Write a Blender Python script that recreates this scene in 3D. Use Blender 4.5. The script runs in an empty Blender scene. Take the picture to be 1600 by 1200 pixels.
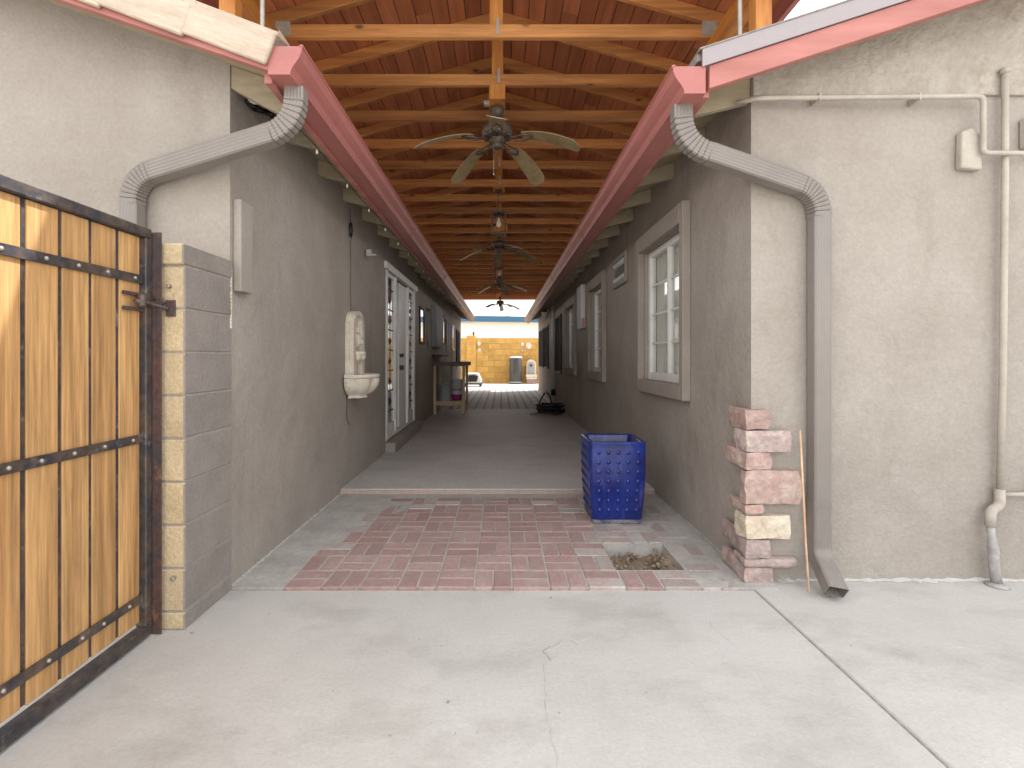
import bpy, bmesh, math, random
from mathutils import Vector, Matrix, noise
R = math.radians
random.seed(7)
scene = bpy.context.scene
C = scene.collection
# ------------------------------------------------------------------ camera
F, VX, VY, EYE = 741.0, 783.0, 560.0, 1.257      # focal (px), vanishing point, eye height (m)
cam_d = bpy.data.cameras.new('camera'); cam = bpy.data.objects.new('camera', cam_d); C.objects.link(cam)
cam.location = (0, 0, EYE); cam.rotation_euler = (R(90), 0, 0)
cam_d.sensor_width = 36.0; cam_d.lens = F / 1600 * 36
cam_d.shift_x = (800 - VX) / 1600; cam_d.shift_y = -(600 - VY) / 1600
cam_d.clip_start = 0.02; cam_d.clip_end = 3000
scene.camera = cam
scene.render.resolution_x, scene.render.resolution_y = 1024, 768
# ------------------------------------------------------------------ light
SUN = Vector((1.64, 1.0, 2.46)).normalized()
w = bpy.data.worlds.new('World'); scene.world = w; w.use_nodes = True
nt = w.node_tree; nt.nodes.clear()
wo = nt.nodes.new('ShaderNodeOutputWorld'); bg = nt.nodes.new('ShaderNodeBackground')
sky = nt.nodes.new('ShaderNodeTexSky'); sky.sky_type = 'NISHITA'; sky.sun_disc = False
sky.sun_elevation = math.asin(SUN.z); sky.sun_rotation = math.atan2(SUN.x, SUN.y)
sky.air_density = 1.0; sky.dust_density = 2.5; sky.ozone_density = 1.0
tc = nt.nodes.new('ShaderNodeTexCoord'); mp = nt.nodes.new('ShaderNodeMapping'); mp.inputs['Scale'].default_value = (1, 1, 2.6)
nz = nt.nodes.new('ShaderNodeTexNoise'); nz.inputs['Scale'].default_value = 2.6; nz.inputs['Detail'].default_value = 9; nz.inputs['Roughness'].default_value = .58
cr = nt.nodes.new('ShaderNodeValToRGB'); cr.color_ramp.elements[0].position = .36; cr.color_ramp.elements[1].position = .58
cr.color_ramp.elements[0].color = (.45, .45, .45, 1)
mx = nt.nodes.new('ShaderNodeMix'); mx.data_type = 'RGBA'; mx.inputs['B'].default_value = (11.6, 11.5, 11.4, 1)
nt.links.new(tc.outputs['Generated'], mp.inputs[0]); nt.links.new(mp.outputs[0], nz.inputs['Vector']); nt.links.new(nz.outputs[0], cr.inputs[0])
nt.links.new(cr.outputs[0], mx.inputs['Factor']); nt.links.new(sky.outputs[0], mx.inputs['A']); nt.links.new(mx.outputs['Result'], bg.inputs[0])
bg.inputs[1].default_value = 0.10
nt.links.new(bg.outputs[0], wo.inputs[0])
sl = bpy.data.lights.new('sun', 'SUN'); sl.energy = 3.2; sl.angle = R(.53); sl.color = (1, .965, .91)
so = bpy.data.objects.new('sun', sl); C.objects.link(so); so.rotation_euler = SUN.to_track_quat('Z', 'Y').to_euler(); so.location = (6, 4, 12)
vs = scene.view_settings; vs.view_transform = 'Standard'; vs.look = 'None'; vs.gamma = 1; vs.use_curve_mapping = False; vs.exposure = 1.35
scene.render.engine = 'CYCLES'
scene.cycles.max_bounces = 12; scene.cycles.diffuse_bounces = 9; scene.cycles.transparent_max_bounces = 12

def at(px, py, d): return Vector(((px - VX) * d / F, d, EYE + (VY - py) * d / F))

# ------------------------------------------------------------------ materials
MATS = {}
def mk(name, c1, c2=None, scale=2.0, lo=.42, hi=.62, detail=6, fine=.12, fscale=40, rough=.8, bump=.15, bscale=90, bump2=0, b2scale=8, metal=0,
       stretch=(1, 1, 1), coord='Object', rand=0.0, grain=0.0, gscale=14, knots=0, c3=None, s3=6.0, lo3=.55, hi3=.7, spec=.4, st3=(1, 1, 1), st2=None, coat=0):
    m = bpy.data.materials.new(name); m.use_nodes = True; t = m.node_tree; N = t.nodes; L = t.links
    b = N['Principled BSDF']; b.inputs['Roughness'].default_value = rough; b.inputs['Metallic'].default_value = metal
    b.inputs['Specular IOR Level'].default_value = spec; b.inputs['Coat Weight'].default_value = coat
    co = N.new('ShaderNodeTexCoord')
    src = co.outputs[coord] if coord != 'World' else N.new('ShaderNodeNewGeometry').outputs['Position']
    oi = N.new('ShaderNodeObjectInfo')
    off = N.new('ShaderNodeVectorMath'); off.operation = 'ADD'; L.new(src, off.inputs[0])
    if rand:
        sc = N.new('ShaderNodeVectorMath'); sc.operation = 'SCALE'; sc.inputs[0].default_value = (37, 53, 29); L.new(oi.outputs['Random'], sc.inputs['Scale']); L.new(sc.outputs[0], off.inputs[1])
    def mapped(s):
        q = N.new('ShaderNodeMapping'); q.inputs['Scale'].default_value = s; L.new(off.outputs[0], q.inputs[0]); return q.outputs[0]
    def nse(vec, s, d=6, r=.6):
        n = N.new('ShaderNodeTexNoise'); n.inputs['Scale'].default_value = s; n.inputs['Detail'].default_value = d; n.inputs['Roughness'].default_value = r; L.new(vec, n.inputs['Vector']); return n.outputs['Fac']
    def mapr(v, a, bb, c=0, d=1):
        q = N.new('ShaderNodeMapRange'); q.inputs[1].default_value = a; q.inputs[2].default_value = bb; q.inputs[3].default_value = c; q.inputs[4].default_value = d; L.new(v, q.inputs[0]); return q.outputs[0]
    def mixc(f, A, B):
        q = N.new('ShaderNodeMix'); q.data_type = 'RGBA'; L.new(f, q.inputs['Factor'])
        for k, v in (('A', A), ('B', B)):
            if isinstance(v, tuple): q.inputs[k].default_value = (*v, 1)
            else: L.new(v, q.inputs[k])
        return q.outputs['Result']
    vec = mapped(stretch)
    col = c1
    if c2: col = mixc(mapr(nse(mapped(st2) if st2 else vec, scale, detail), lo, hi), c1, c2)
    if c3: col = mixc(mapr(nse(mapped(st3), s3, 8, .65), lo3, hi3), col, c3)
    val = mapr(nse(vec, fscale, 5), .3, .7, 1 - fine, 1 + fine)
    def mul(v1, v2):
        q = N.new('ShaderNodeMath'); q.operation = 'MULTIPLY'; L.new(v1, q.inputs[0]); L.new(v2, q.inputs[1]); return q.outputs[0]
    if grain: val = mul(val, mapr(nse(vec, gscale, 8, .7), .32, .68, 1 - grain, 1 + grain))
    if rand: val = mul(val, mapr(oi.outputs['Random'], 0, 1, 1 - rand, 1 + rand))
    if knots:
        v = N.new('ShaderNodeTexVoronoi'); v.inputs['Scale'].default_value = knots; L.new(mapped(tuple(.45 if s < 1 else 1 for s in stretch)), v.inputs['Vector'])
        val = mul(val, mapr(v.outputs['Distance'], .04, .13, .22, 1))
    sc = N.new('ShaderNodeVectorMath'); sc.operation = 'SCALE'; L.new(val, sc.inputs['Scale'])
    if isinstance(col, tuple): sc.inputs[0].default_value = col
    else: L.new(col, sc.inputs[0])
    L.new(sc.outputs[0], b.inputs['Base Color'])
    if bump or bump2:
        last = None
        for (st, s, dist) in ((bump2, b2scale, .05), (bump, bscale, .008)):
            if not st: continue
            bp = N.new('ShaderNodeBump'); bp.inputs['Strength'].default_value = st; bp.inputs['Distance'].default_value = dist
            L.new(nse(vec, s, 5), bp.inputs['Height'])
            if last: L.new(last, bp.inputs['Normal'])
            last = bp.outputs[0]
        L.new(last, b.inputs['Normal'])
    MATS[name] = m
    return m

TAUPE = (.30, .266, .232)
mk('stucco', TAUPE, (.36, .326, .29), scale=1.6, lo=.34, hi=.66, detail=10, fine=.07, fscale=45, rough=.9, bump=.6, bscale=70, bump2=.35, b2scale=5, c3=(.25, .215, .185), s3=1.9, lo3=.57, hi3=.86, st3=(1.6, 1.6, .5), spec=.2)
mk('stucco_rough', (.37, .33, .285), (.43, .395, .35), scale=4, fine=.09, fscale=30, rough=.92, bump=.7, bscale=40, bump2=.5, b2scale=12, c3=(.31, .26, .21), s3=5, spec=.2)
mk('trim_stucco', (.29, .255, .222), (.325, .288, .255), fine=.05, rough=.9, bump=.35, bscale=80, spec=.2)
mk('paint_tan', (.37, .315, .22), (.31, .26, .175), scale=5, fine=.1, fscale=25, rough=.75, bump=.3, bscale=40, stretch=(.25, 1, 1), c3=(.46, .42, .35), s3=9, lo3=.6, hi3=.7)
mk('pipe_paint', (.43, .39, .335), (.37, .33, .28), scale=6, fine=.06, rough=.6, bump=.1)
mk('concrete', (.42, .405, .382), (.515, .50, .475), scale=1.1, lo=.3, hi=.7, detail=10, fine=.06, fscale=60, rough=.86, bump=.22, bscale=110, bump2=.12, b2scale=5, c3=(.29, .27, .245), s3=1.5, lo3=.50, hi3=.85, st3=(1, 1.6, 1), coord='World', spec=.3)
mk('concrete_old', (.36, .345, .33), (.44, .425, .405), scale=1.6, lo=.35, hi=.65, fine=.1, fscale=40, rough=.85, bump=.35, bscale=70, bump2=.2, b2scale=6, c3=(.27, .25, .235), s3=2.4, coord='World', spec=.3)
mk('slab', (.45, .43, .408), (.53, .51, .485), scale=1.2, lo=.35, hi=.65, fine=.1, fscale=30, rough=.62, bump=.25, bscale=60, c3=(.36, .34, .32), s3=1.7, lo3=.55, hi3=.78, st3=(.6, 1.4, 1), coord='World', spec=.4)
mk('slab_lip', (.45, .33, .27), (.38, .33, .29), scale=6, fine=.15, rough=.9, bump=.4, coord='World')
mk('yard', (.62, .58, .52), (.52, .48, .42), scale=1.5, fine=.1, rough=.95, bump=.2, coord='World')
mk('dirt', (.17, .125, .085), (.26, .205, .15), scale=9, fine=.3, fscale=50, rough=1, bump=.9, bscale=30, coord='World')
mk('ground', (.38, .33, .27), (.30, .26, .21), scale=.6, fine=.15, rough=1, bump=.3, coord='World')
mk('joint', (.25, .23, .205), fine=.3, rough=1, coord='World')
mk('crack', (.29, .275, .255), fine=.3, rough=1, coord='World')
mk('mortar', (.43, .41, .385), (.36, .34, .32), scale=5, fine=.15, rough=.95, bump=.4, coord='World')
mk('brick_red', (.325, .213, .195), (.37, .265, .245), scale=3.5, lo=.35, hi=.75, fine=.13, fscale=45, rough=.9, bump=.5, bscale=50, coord='World', rand=.09, c3=(.40, .34, .32), s3=3.6, lo3=.5, hi3=.85)
mk('brick_grey', (.37, .30, .275), (.40, .375, .35), scale=4, fine=.13, rough=.92, bump=.5, bscale=50, coord='World', rand=.14, c3=(.34, .24, .225), s3=4, lo3=.6, hi3=.8)
mk('wood_truss', (.46, .21, .068), (.35, .145, .044), scale=3, fine=.1, fscale=20, rough=.55, bump=.12, bscale=30, stretch=(.12, 2, 2), grain=.22, gscale=10, knots=6.0, rand=.2)
mk('wood_post', (.55, .24, .06), (.44, .17, .04), scale=3, fine=.1, rough=.6, bump=.15, stretch=(2, 2, .12), grain=.22, gscale=10, rand=.08)
mk('wood_beam', (.53, .22, .05), (.42, .16, .035), scale=3, fine=.1, rough=.6, bump=.15, stretch=(2, .12, 2), grain=.22, gscale=10, rand=.1)
mk('wood_ceiling', (.42, .15, .066), (.33, .11, .048), scale=2.5, fine=.1, fscale=20, rough=.6, bump=.12, stretch=(2, .1, 2), grain=.22, gscale=9, rand=.15)
mk('wood_gate', (.45, .26, .105), (.34, .18, .068), scale=2.2, fine=.1, fscale=30, rough=.72, bump=.35, bscale=26, stretch=(3.4, 3.4, .14), grain=.38, gscale=12, rand=.16, c3=(.24, .14, .065), s3=3.2, lo3=.58, hi3=.78, st3=(2, 2, .5))
mk('steel_dark', (.055, .052, .058), (.12, .085, .065), scale=9, fine=.3, fscale=30, rough=.5, bump=.3, bscale=40, metal=.35, c3=(.20, .19, .185), s3=11, lo3=.58, hi3=.7)
mk('steel_rust', (.095, .05, .042), (.06, .045, .045), scale=8, fine=.3, rough=.7, bump=.4, bscale=40, c3=(.26, .12, .05), s3=5, lo3=.62, hi3=.7)
mk('rivet', (.42, .40, .38), (.25, .17, .12), scale=30, rough=.45, metal=.6)
mk('block_yellow', (.56, .45, .285), (.50, .39, .235), scale=6, fine=.16, fscale=70, rough=.95, bump=.7, bscale=60, rand=.06, coord='World')
mk('block_taupe', (.255, .228, .205), (.225, .20, .18), scale=5, fine=.1, fscale=60, rough=.93, bump=.6, bscale=60, rand=.04, coord='World')
mk('block_far', (.55, .33, .095), (.47, .27, .075), scale=3, fine=.16, fscale=20, rough=.95, bump=.4, rand=.12, coord='World')
mk('mortar_far', (.40, .27, .11), fine=.2, rough=1)
mk('gutter_red', (.38, .135, .118), (.345, .12, .108), scale=3, fine=.04, rough=.38, bump=.03, spec=.5)
mk('fascia_red', (.43, .175, .15), (.35, .135, .115), scale=5, fine=.08, fscale=20, rough=.6, bump=.2, bscale=25, stretch=(.3, 1, 2), grain=.08)
mk('downspout', (.205, .182, .165), (.23, .205, .187), scale=2, fine=.03, rough=.3, bump=.02, spec=.5)
mk('drip_metal', (.30, .265, .275), fine=.03, rough=.4, bump=0, spec=.5)
mk('roof_tile', (.46, .37, .285), (.52, .435, .35), scale=8, fine=.1, fscale=50, rough=.85, bump=.5, bscale=35, stretch=(.4, 1, 3), grain=.1, rand=.07)
mk('roof_shingle', (.22, .2, .18), (.3, .27, .24), scale=8, fine=.2, rough=.95)
mk('white_paint', (.76, .755, .74), (.70, .69, .67), scale=5, fine=.03, rough=.5, bump=.04)
mk('blind', (.80, .78, .73), fine=.03, rough=.8, bump=0)
mk('dark_room', (.035, .033, .032), fine=.1, rough=1, bump=0)  # near-black colour stands in for the darkness of unlit interiors
mk('dark_frame', (.035, .03, .032), (.06, .05, .05), fine=.2, rough=.6)
mk('shutter_grey', (.30, .30, .31), (.25, .25, .26), fine=.1, rough=.7)
mk('fan_metal', (.095, .072, .055), (.14, .11, .085), scale=20, fine=.2, rough=.48, bump=.1, metal=.4)
mk('fan_blade', (.30, .235, .13), (.24, .18, .095), scale=3, fine=.1, rough=.5, stretch=(3, 3, 3), grain=.15, bump=.05)
mk('glaze_blue', (.008, .026, .20), (.006, .014, .125), scale=5, lo=.4, hi=.6, fine=.2, fscale=30, rough=.24, bump=.25, bscale=18, spec=.5, c3=(.05, .06, .27), s3=16, lo3=.52, hi3=.72, coat=.15, st3=(1, 1, .3))
mk('glaze_base', (.22, .21, .24), (.03, .03, .12), scale=12, fine=.2, rough=.6)
mk('stone_pink', (.385, .265, .23), (.46, .36, .315), scale=7, fine=.18, fscale=30, rough=.95, bump=.8, bscale=28, bump2=.4, b2scale=11, c3=(.30, .21, .20), s3=8, rand=.1)
mk('stone_purple', (.33, .25, .235), (.43, .35, .32), scale=7, fine=.2, fscale=30, rough=.95, bump=.8, bscale=28, bump2=.4, b2scale=11, c3=(.42, .26, .22), s3=9, rand=.1)
mk('stone_cream', (.56, .48, .37), (.62, .55, .45), scale=7, fine=.14, fscale=30, rough=.95, bump=.8, bscale=28, bump2=.4, b2scale=11, c3=(.45, .35, .26), s3=8)
mk('fountain_stone', (.66, .61, .52), (.58, .51, .41), scale=6, fine=.1, fscale=40, rough=.85, bump=.3, bscale=45, c3=(.38, .31, .22), s3=8, lo3=.6, hi3=.78)
mk('bamboo', (.50, .30, .17), (.58, .42, .28), scale=5, fine=.12, rough=.6, stretch=(1, 1, .6))
mk('black_rubber', (.012, .012, .014), fine=.2, rough=.35, bump=.05, spec=.5)
mk('bucket_grey', (.36, .37, .39), (.32, .33, .35), fine=.05, rough=.5)
mk('bucket_white', (.62, .62, .63), fine=.05, rough=.5)
mk('bucket_magenta', (.35, .03, .22), fine=.05, rough=.5)
mk('bench_wood', (.52, .40, .26), (.42, .31, .19), scale=4, fine=.12, rough=.7, stretch=(2, 2, .2), grain=.15)
mk('bench_top', (.13, .11, .11), (.18, .15, .14), scale=4, fine=.15, rough=.7)
mk('galvanised', (.46, .44, .40), (.38, .36, .33), scale=20, rough=.5, metal=.25)
mk('tank', (.055, .052, .05), (.075, .072, .07), fine=.08, rough=.4, metal=.2)
mk('tank_cap', (.55, .55, .53), fine=.08, rough=.6)
mk('house_white', (.82, .81, .78), fine=.03, rough=.9)
mk('house_blue', (.05, .14, .24), fine=.05, rough=.7)
mk('mortar_taupe', (.34, .31, .275), (.30, .27, .235), scale=9, fine=.1, rough=.95, bump=.3)
mk('tape', (.37, .355, .345), (.29, .275, .265), scale=25, fine=.1, rough=.5)
mk('bulb', (.75, .72, .65), fine=0, rough=.15, bump=0)
mk('vent_white', (.44, .44, .44), fine=.05, rough=.7)
mk('sign_pink', (.55, .3, .33), fine=.05, rough=.7)
def glass(name, tint, mixf):
    m = bpy.data.materials.new(name); m.use_nodes = True; t = m.node_tree; N = t.nodes; L = t.links
    N.remove(N['Principled BSDF']); out = N['Material Output']
    tr = N.new('ShaderNodeBsdfTransparent'); tr.inputs[0].default_value = (*tint, 1)
    gl = N.new('ShaderNodeBsdfGlossy'); gl.inputs['Roughness'].default_value = .03
    lw = N.new('ShaderNodeLayerWeight'); fr = N.new('ShaderNodeMath'); fr.operation = 'POWER'; fr.inputs[1].default_value = 4.0; L.new(lw.outputs['Facing'], fr.inputs[0])
    ad = N.new('ShaderNodeMath'); ad.operation = 'ADD'; ad.inputs[1].default_value = mixf; ad.use_clamp = True; L.new(fr.outputs[0], ad.inputs[0])
    mi = N.new('ShaderNodeMixShader'); L.new(ad.outputs[0], mi.inputs[0]); L.new(tr.outputs[0], mi.inputs[1]); L.new(gl.outputs[0], mi.inputs[2]); L.new(mi.outputs[0], out.inputs[0])
    MATS[name] = m
glass('glass', (.965, .98, .97), .05)
mk('screen', (.03, .028, .03), fine=.1, rough=.9, bump=0, spec=.1)
glass('mirror', (.3, .3, .3), .7)
def paver_mat():
    m = bpy.data.materials.new('pavers'); m.use_nodes = True; t = m.node_tree; N = t.nodes; L = t.links; b = N['Principled BSDF']; b.inputs['Roughness'].default_value = .75
    g = N.new('ShaderNodeNewGeometry'); br = N.new('ShaderNodeTexBrick'); L.new(g.outputs['Position'], br.inputs['Vector'])
    br.offset = .0; br.inputs['Scale'].default_value = 1; br.inputs['Brick Width'].default_value = .21; br.inputs['Row Height'].default_value = .62; br.inputs['Mortar Size'].default_value = .026
    br.inputs['Color1'].default_value = (.40, .37, .355, 1); br.inputs['Color2'].default_value = (.46, .43, .41, 1); br.inputs['Mortar'].default_value = (.22, .205, .195, 1)
    L.new(br.outputs['Color'], b.inputs['Base Color'])
    bp = N.new('ShaderNodeBump'); bp.inputs['Strength'].default_value = .6; bp.inputs['Distance'].default_value = -.01; L.new(br.outputs['Fac'], bp.inputs['Height']); L.new(bp.outputs[0], b.inputs['Normal'])
    MATS['pavers'] = m
paver_mat()

# ------------------------------------------------------------------ mesh helpers
class MB:
    def __init__(s): s.v = []; s.f = []; s.mi = []; s.sm = []
    def add(s, vs, fs, mi=0, smooth=False):
        o = len(s.v); s.v += [tuple(v) for v in vs]
        for f in fs: s.f.append(tuple(i + o for i in f)); s.mi.append(mi); s.sm.append(smooth)
        return s
    def box(s, x0, x1, y0, y1, z0, z1, mi=0):
        vs = [(x, y, z) for z in (z0, z1) for y in (y0, y1) for x in (x0, x1)]
        return s.add(vs, [(0, 2, 3, 1), (4, 5, 7, 6), (0, 1, 5, 4), (2, 6, 7, 3), (0, 4, 6, 2), (1, 3, 7, 5)], mi)
    def prism(s, poly, axis, a, b, mi=0, smooth=False):
        """poly: 2D outline; axis 'x': (y,z), 'y': (x,z), 'z': (x,y); extruded from a to b"""
        def p(q, t): return {'x': (t, q[0], q[1]), 'y': (q[0], t, q[1]), 'z': (q[0], q[1], t)}[axis]
        n = len(poly); vs = [p(q, a) for q in poly] + [p(q, b) for q in poly]
        s.add(vs, [tuple(range(n)), tuple(range(2 * n - 1, n - 1, -1))], mi)
        o = len(s.v) - 2 * n
        for i in range(n):
            j = (i + 1) % n; s.f.append((o + i, o + n + i, o + n + j, o + j)); s.mi.append(mi); s.sm.append(smooth)
        return s
    def sweep(s, path, prof, up=(0, 0, 1), scales=None, mi=0, smooth=False, caps=True, hollow=False):
        P = [Vector(p) for p in path]; n = len(prof); o = len(s.v); u = Vector(up).normalized(); prev = None
        for i, p in enumerate(P):
            t = (P[min(i + 1, len(P) - 1)] - P[max(i - 1, 0)]).normalized()
            if prev is None: a = t.cross(u).normalized()
            else:
                a = prev - t * prev.dot(t); a.normalize()
            b = a.cross(t).normalized(); prev = a
            k = scales[i] if scales else 1
            for q in prof: s.v.append(tuple(p + a * q[0] * k + b * q[1] * k))
        for i in range(len(P) - 1):
            for j in range(n):
                k = (j + 1) % n
                s.f.append((o + i * n + j, o + i * n + k, o + (i + 1) * n + k, o + (i + 1) * n + j)); s.mi.append(mi); s.sm.append(smooth)
        if caps:
            s.f.append(tuple(o + j for j in range(n - 1, -1, -1))); s.mi.append(mi); s.sm.append(False)
            if not hollow: s.f.append(tuple(o + (len(P) - 1) * n + j for j in range(n))); s.mi.append(mi); s.sm.append(False)
        return s
    def tube(s, path, r, n=8, mi=0, scales=None, up=None, caps=True):
        d = Vector(path[1]) - Vector(path[0])
        if up is None: up = (0, 0, 1) if abs(d.normalized().z) < .9 else (0, 1, 0)
        return s.sweep(path, [(r * math.cos(2 * math.pi * k / n), r * math.sin(2 * math.pi * k / n)) for k in range(n)], up, scales, mi, True, caps)
    def lathe(s, prof, c, n=16, a0=0, a1=2 * math.pi, mi=0, squash=1, lobes=0, lobamp=0):
        """prof: (r,z) rows about the vertical axis through c"""
        full = abs(a1 - a0 - 2 * math.pi) < 1e-6; m = n if full else n + 1; o = len(s.v)
        for r, z in prof:
            for k in range(m):
                a = a0 + (a1 - a0) * k / n
                rr = r * (1 + (lobamp * (abs(math.cos(lobes * a / 2)) - .5) if lobes else 0))
                s.v.append((c[0] + rr * math.cos(a), c[1] + rr * math.sin(a) * squash, c[2] + z))
        for i in range(len(prof) - 1):
            for k in range(n):
                j = (k + 1) % m
                s.f.append((o + i * m + k, o + i * m + j, o + (i + 1) * m + j, o + (i + 1) * m + k)); s.mi.append(mi); s.sm.append(True)
        return s
    def mesh(s, name, mats, bevel=0, seg=1, fix=True):
        me = bpy.data.meshes.new(name); me.from_pydata(s.v, [], s.f)
        for m in mats: me.materials.append(MATS[m])
        for p, mi, sm in zip(me.polygons, s.mi, s.sm): p.material_index = mi; p.use_smooth = sm
        bm = bmesh.new(); bm.from_mesh(me)
        if fix: bmesh.ops.recalc_face_normals(bm, faces=bm.faces)
        if bevel:
            es = [e for e in bm.edges if len(e.link_faces) == 2 and e.calc_face_angle(0) > .5]
            bmesh.ops.bevel(bm, geom=es, offset=bevel, segments=seg, profile=.5, affect='EDGES', clamp_overlap=True)
        bm.to_mesh(me); bm.free(); me.update()
        return me
    def build(s, name, mats, parent=None, bevel=0, seg=1, fix=True, loc=None):
        if isinstance(mats, str): mats = [mats]
        return link(name, s.mesh(name, mats, bevel, seg, fix), parent, loc)

def link(name, me, parent=None, loc=None):
    o = bpy.data.objects.new(name, me); C.objects.link(o)
    if loc is not None: o.location = loc
    if parent is not None: attach(o, parent)
    return o
def wloc(o):
    v = o.location.copy()
    while o.parent: o = o.parent; v = o.location if o.get('_r') else v
    return v
def attach(o, parent):
    o.parent = parent
    p = parent
    while p.parent: p = p.parent                                   # only roots carry a location
    if parent.parent is None: o.matrix_parent_inverse = Matrix.Translation(-parent.location)
    else: o.matrix_parent_inverse = Matrix.Translation(-parent.location) if parent.type == 'MESH' and parent.location.length > 0 else Matrix()
def tag(o, label=None, cat=None, group=None, kind=None):
    if label: o['label'] = label
    if cat: o['category'] = cat
    if group: o['group'] = group
    if kind: o['kind'] = kind
    return o
def thing(name, label, cat, loc=(0, 0, 0), group=None):
    o = bpy.data.objects.new(name, None); C.objects.link(o); o.location = loc; o.empty_display_size = .2
    return tag(o, label, cat, group)
def copy_tree(o, parent=None):
    c = o.copy(); C.objects.link(c); c.parent = parent
    if parent is not None: c.matrix_parent_inverse = o.matrix_parent_inverse.copy()
    for ch in list(o.children): copy_tree(ch, c)
    return c
def arc(p0, p1, p2, r, n=7):
    """polyline through corner p1, rounded with tangent length r"""
    p0, p1, p2 = Vector(p0), Vector(p1), Vector(p2)
    a = p1 + (p0 - p1).normalized() * r; b = p1 + (p2 - p1).normalized() * r
    return [(1 - t) ** 2 * a + 2 * t * (1 - t) * p1 + t * t * b for t in (i / n for i in range(n + 1))]
def rounded(pts, r, n=7):
    out = [Vector(pts[0])]
    for i in range(1, len(pts) - 1): out += arc(pts[i - 1], pts[i], pts[i + 1], r, n)
    return out + [Vector(pts[-1])]

LW, RW = -1.475, 1.41              # wall faces of the two houses
LF, RF = 2.58, 2.675               # their gable fronts
END_L, END_R = 17.4, 18.0
STEP, PAVE = 4.365, 11.26
def zl(x): return 2.74 + .34 * (-1.13 - x)       # underside of left roof
def zr(x): return 2.74 + .325 * (x - 1.05)       # underside of right roof

# ------------------------------------------------------------------ ground
tag(MB().box(-600, 600, -600, 900, -.4, -.13).build('ground', 'ground'), kind='structure')
# apron concrete
m = MB()
m.box(-14, 1.372, -14, 2.572, -.125, 0)
ap = tag(m.build('concrete_apron', 'concrete', bevel=.004), kind='structure')
tag(MB().box(1.382, 14, -14, 4, -.125, .002).build('concrete_slab', 'concrete', bevel=.005), kind='structure')
MB().box(1.3725, 1.3815, -14, 2.6, -.1, -.003).build('joint_strip', 'joint', ap)
def ribbon(pts, wd, z):
    mb = MB(); L = []; 
    for i, (x, y) in enumerate(pts):
        k = wd * random.uniform(.5, 1.2) * (0.25 if i in (0, len(pts) - 1) else 1); L += [(x - k, y, z), (x + k, y + k * .4, z)]
    return mb.add(L, [(2 * i, 2 * i + 1, 2 * i + 3, 2 * i + 2) for i in range(len(pts) - 1)])
def gp(px, py): p = EYE * F / (py - VY); return ((px - VX) * p / F, p)
def jag(a, b, n, amp):
    return [(a[0] + (b[0] - a[0]) * i / n + random.uniform(-amp, amp), a[1] + (b[1] - a[1]) * i / n) for i in range(n + 1)]
for a, b, n, amp, wd in ((gp(880, 1001), gp(862, 1012), 4, .004, .0022), (gp(862, 1010), gp(846, 1018), 4, .004, .004), (gp(848, 1017), gp(863, 1034), 5, .004, .002),
                         (gp(851, 1035), gp(852, 1110), 14, .006, .0005), (gp(852, 1110), gp(872, 1200), 14, .006, .0005), (gp(905, 1009), gp(890, 1000), 4, .003, .001),
                         (gp(1105, 975), gp(1150, 1010), 9, .006, .0005)):
    ribbon(jag(a, b, n, amp), wd, .0015).build('crack', 'crack', ap, fix=False)
# corridor bed, with a planting hole
HX0, HX1, HY0, HY1 = .672, 1.078, 2.785, 3.172
m = MB()
for a in ((LW - .1, HX0, 2.576, STEP + .02), (HX1, RW + .1, 2.576, STEP + .02), (HX0, HX1, 2.576, HY0), (HX0, HX1, HY1, STEP + .02)): m.box(a[0], a[1], a[2], a[3], -.12, .0145)
bed = tag(m.build('brick_patio', 'mortar'), kind='structure')
# basket-weave bricks
MOD = .2065; BX0 = -1.18; BY0 = 2.562
def brick_mesh(lx, ly, seed):
    rnd = random.Random(seed); mb = MB(); mb.box(-lx / 2, lx / 2, -ly / 2, ly / 2, -.06, .022)
    me = mb.mesh('brick', ['brick_red'], bevel=.006)
    for v in me.vertices: v.co += Vector((rnd.uniform(-.0018, .0018), rnd.uniform(-.0018, .0018), rnd.uniform(-.0012, .0012)))
    return me
BH = [brick_mesh(.2, .097, i) for i in range(5)]; BV = [brick_mesh(.097, .2, 20 + i) for i in range(5)]
BHg = []; BVg = []
for src, dst in ((BH, BHg), (BV, BVg)):
    for me in src:
        c = me.copy(); c.materials.clear(); c.materials.append(MATS['brick_grey']); dst.append(c)
def put_brick(x, y, hz):
    if HX0 - .06 < x < HX1 + .06 and HY0 - .06 < y < HY1 + .06 and not (x < HX0 - .045 or x > HX1 + .045 or y < HY0 - .045 or y > HY1 + .045): return
    g = (x > .45 and random.random() < .35 + (x - .45) * .9) or (x < -.95 and y > 3.1 and random.random() < .7) or (y > 3.95 and random.random() < .3)
    me = random.choice((BHg if g else BH) if hz else (BVg if g else BV))
    drop = 0
    if x < -1.05 and y > 3.2: drop = .011
    if x < -.75 and y > 3.9: drop = .010
    if x > 1.12: drop = .008
    o = link('brick', me, bed); o.location = (x, y, -.003 - drop * .55 + random.uniform(-.0015, .0015)); o.rotation_euler = (random.uniform(-.006, .006), random.uniform(-.006, .006), random.uniform(-.012, .012))
for j in range(9):
    y0 = BY0 + j * MOD
    for i in range(12):
        x0 = BX0 + i * MOD
        if y0 + MOD > STEP + .03: continue
        if (i + j) % 2 == 0:
            for k in (.25, .75): put_brick(x0 + MOD / 2, y0 + k * MOD, True)
        else:
            for k in (.25, .75): put_brick(x0 + k * MOD, y0 + MOD / 2, False)
rnd = random.Random(11); db = MB()
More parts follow.
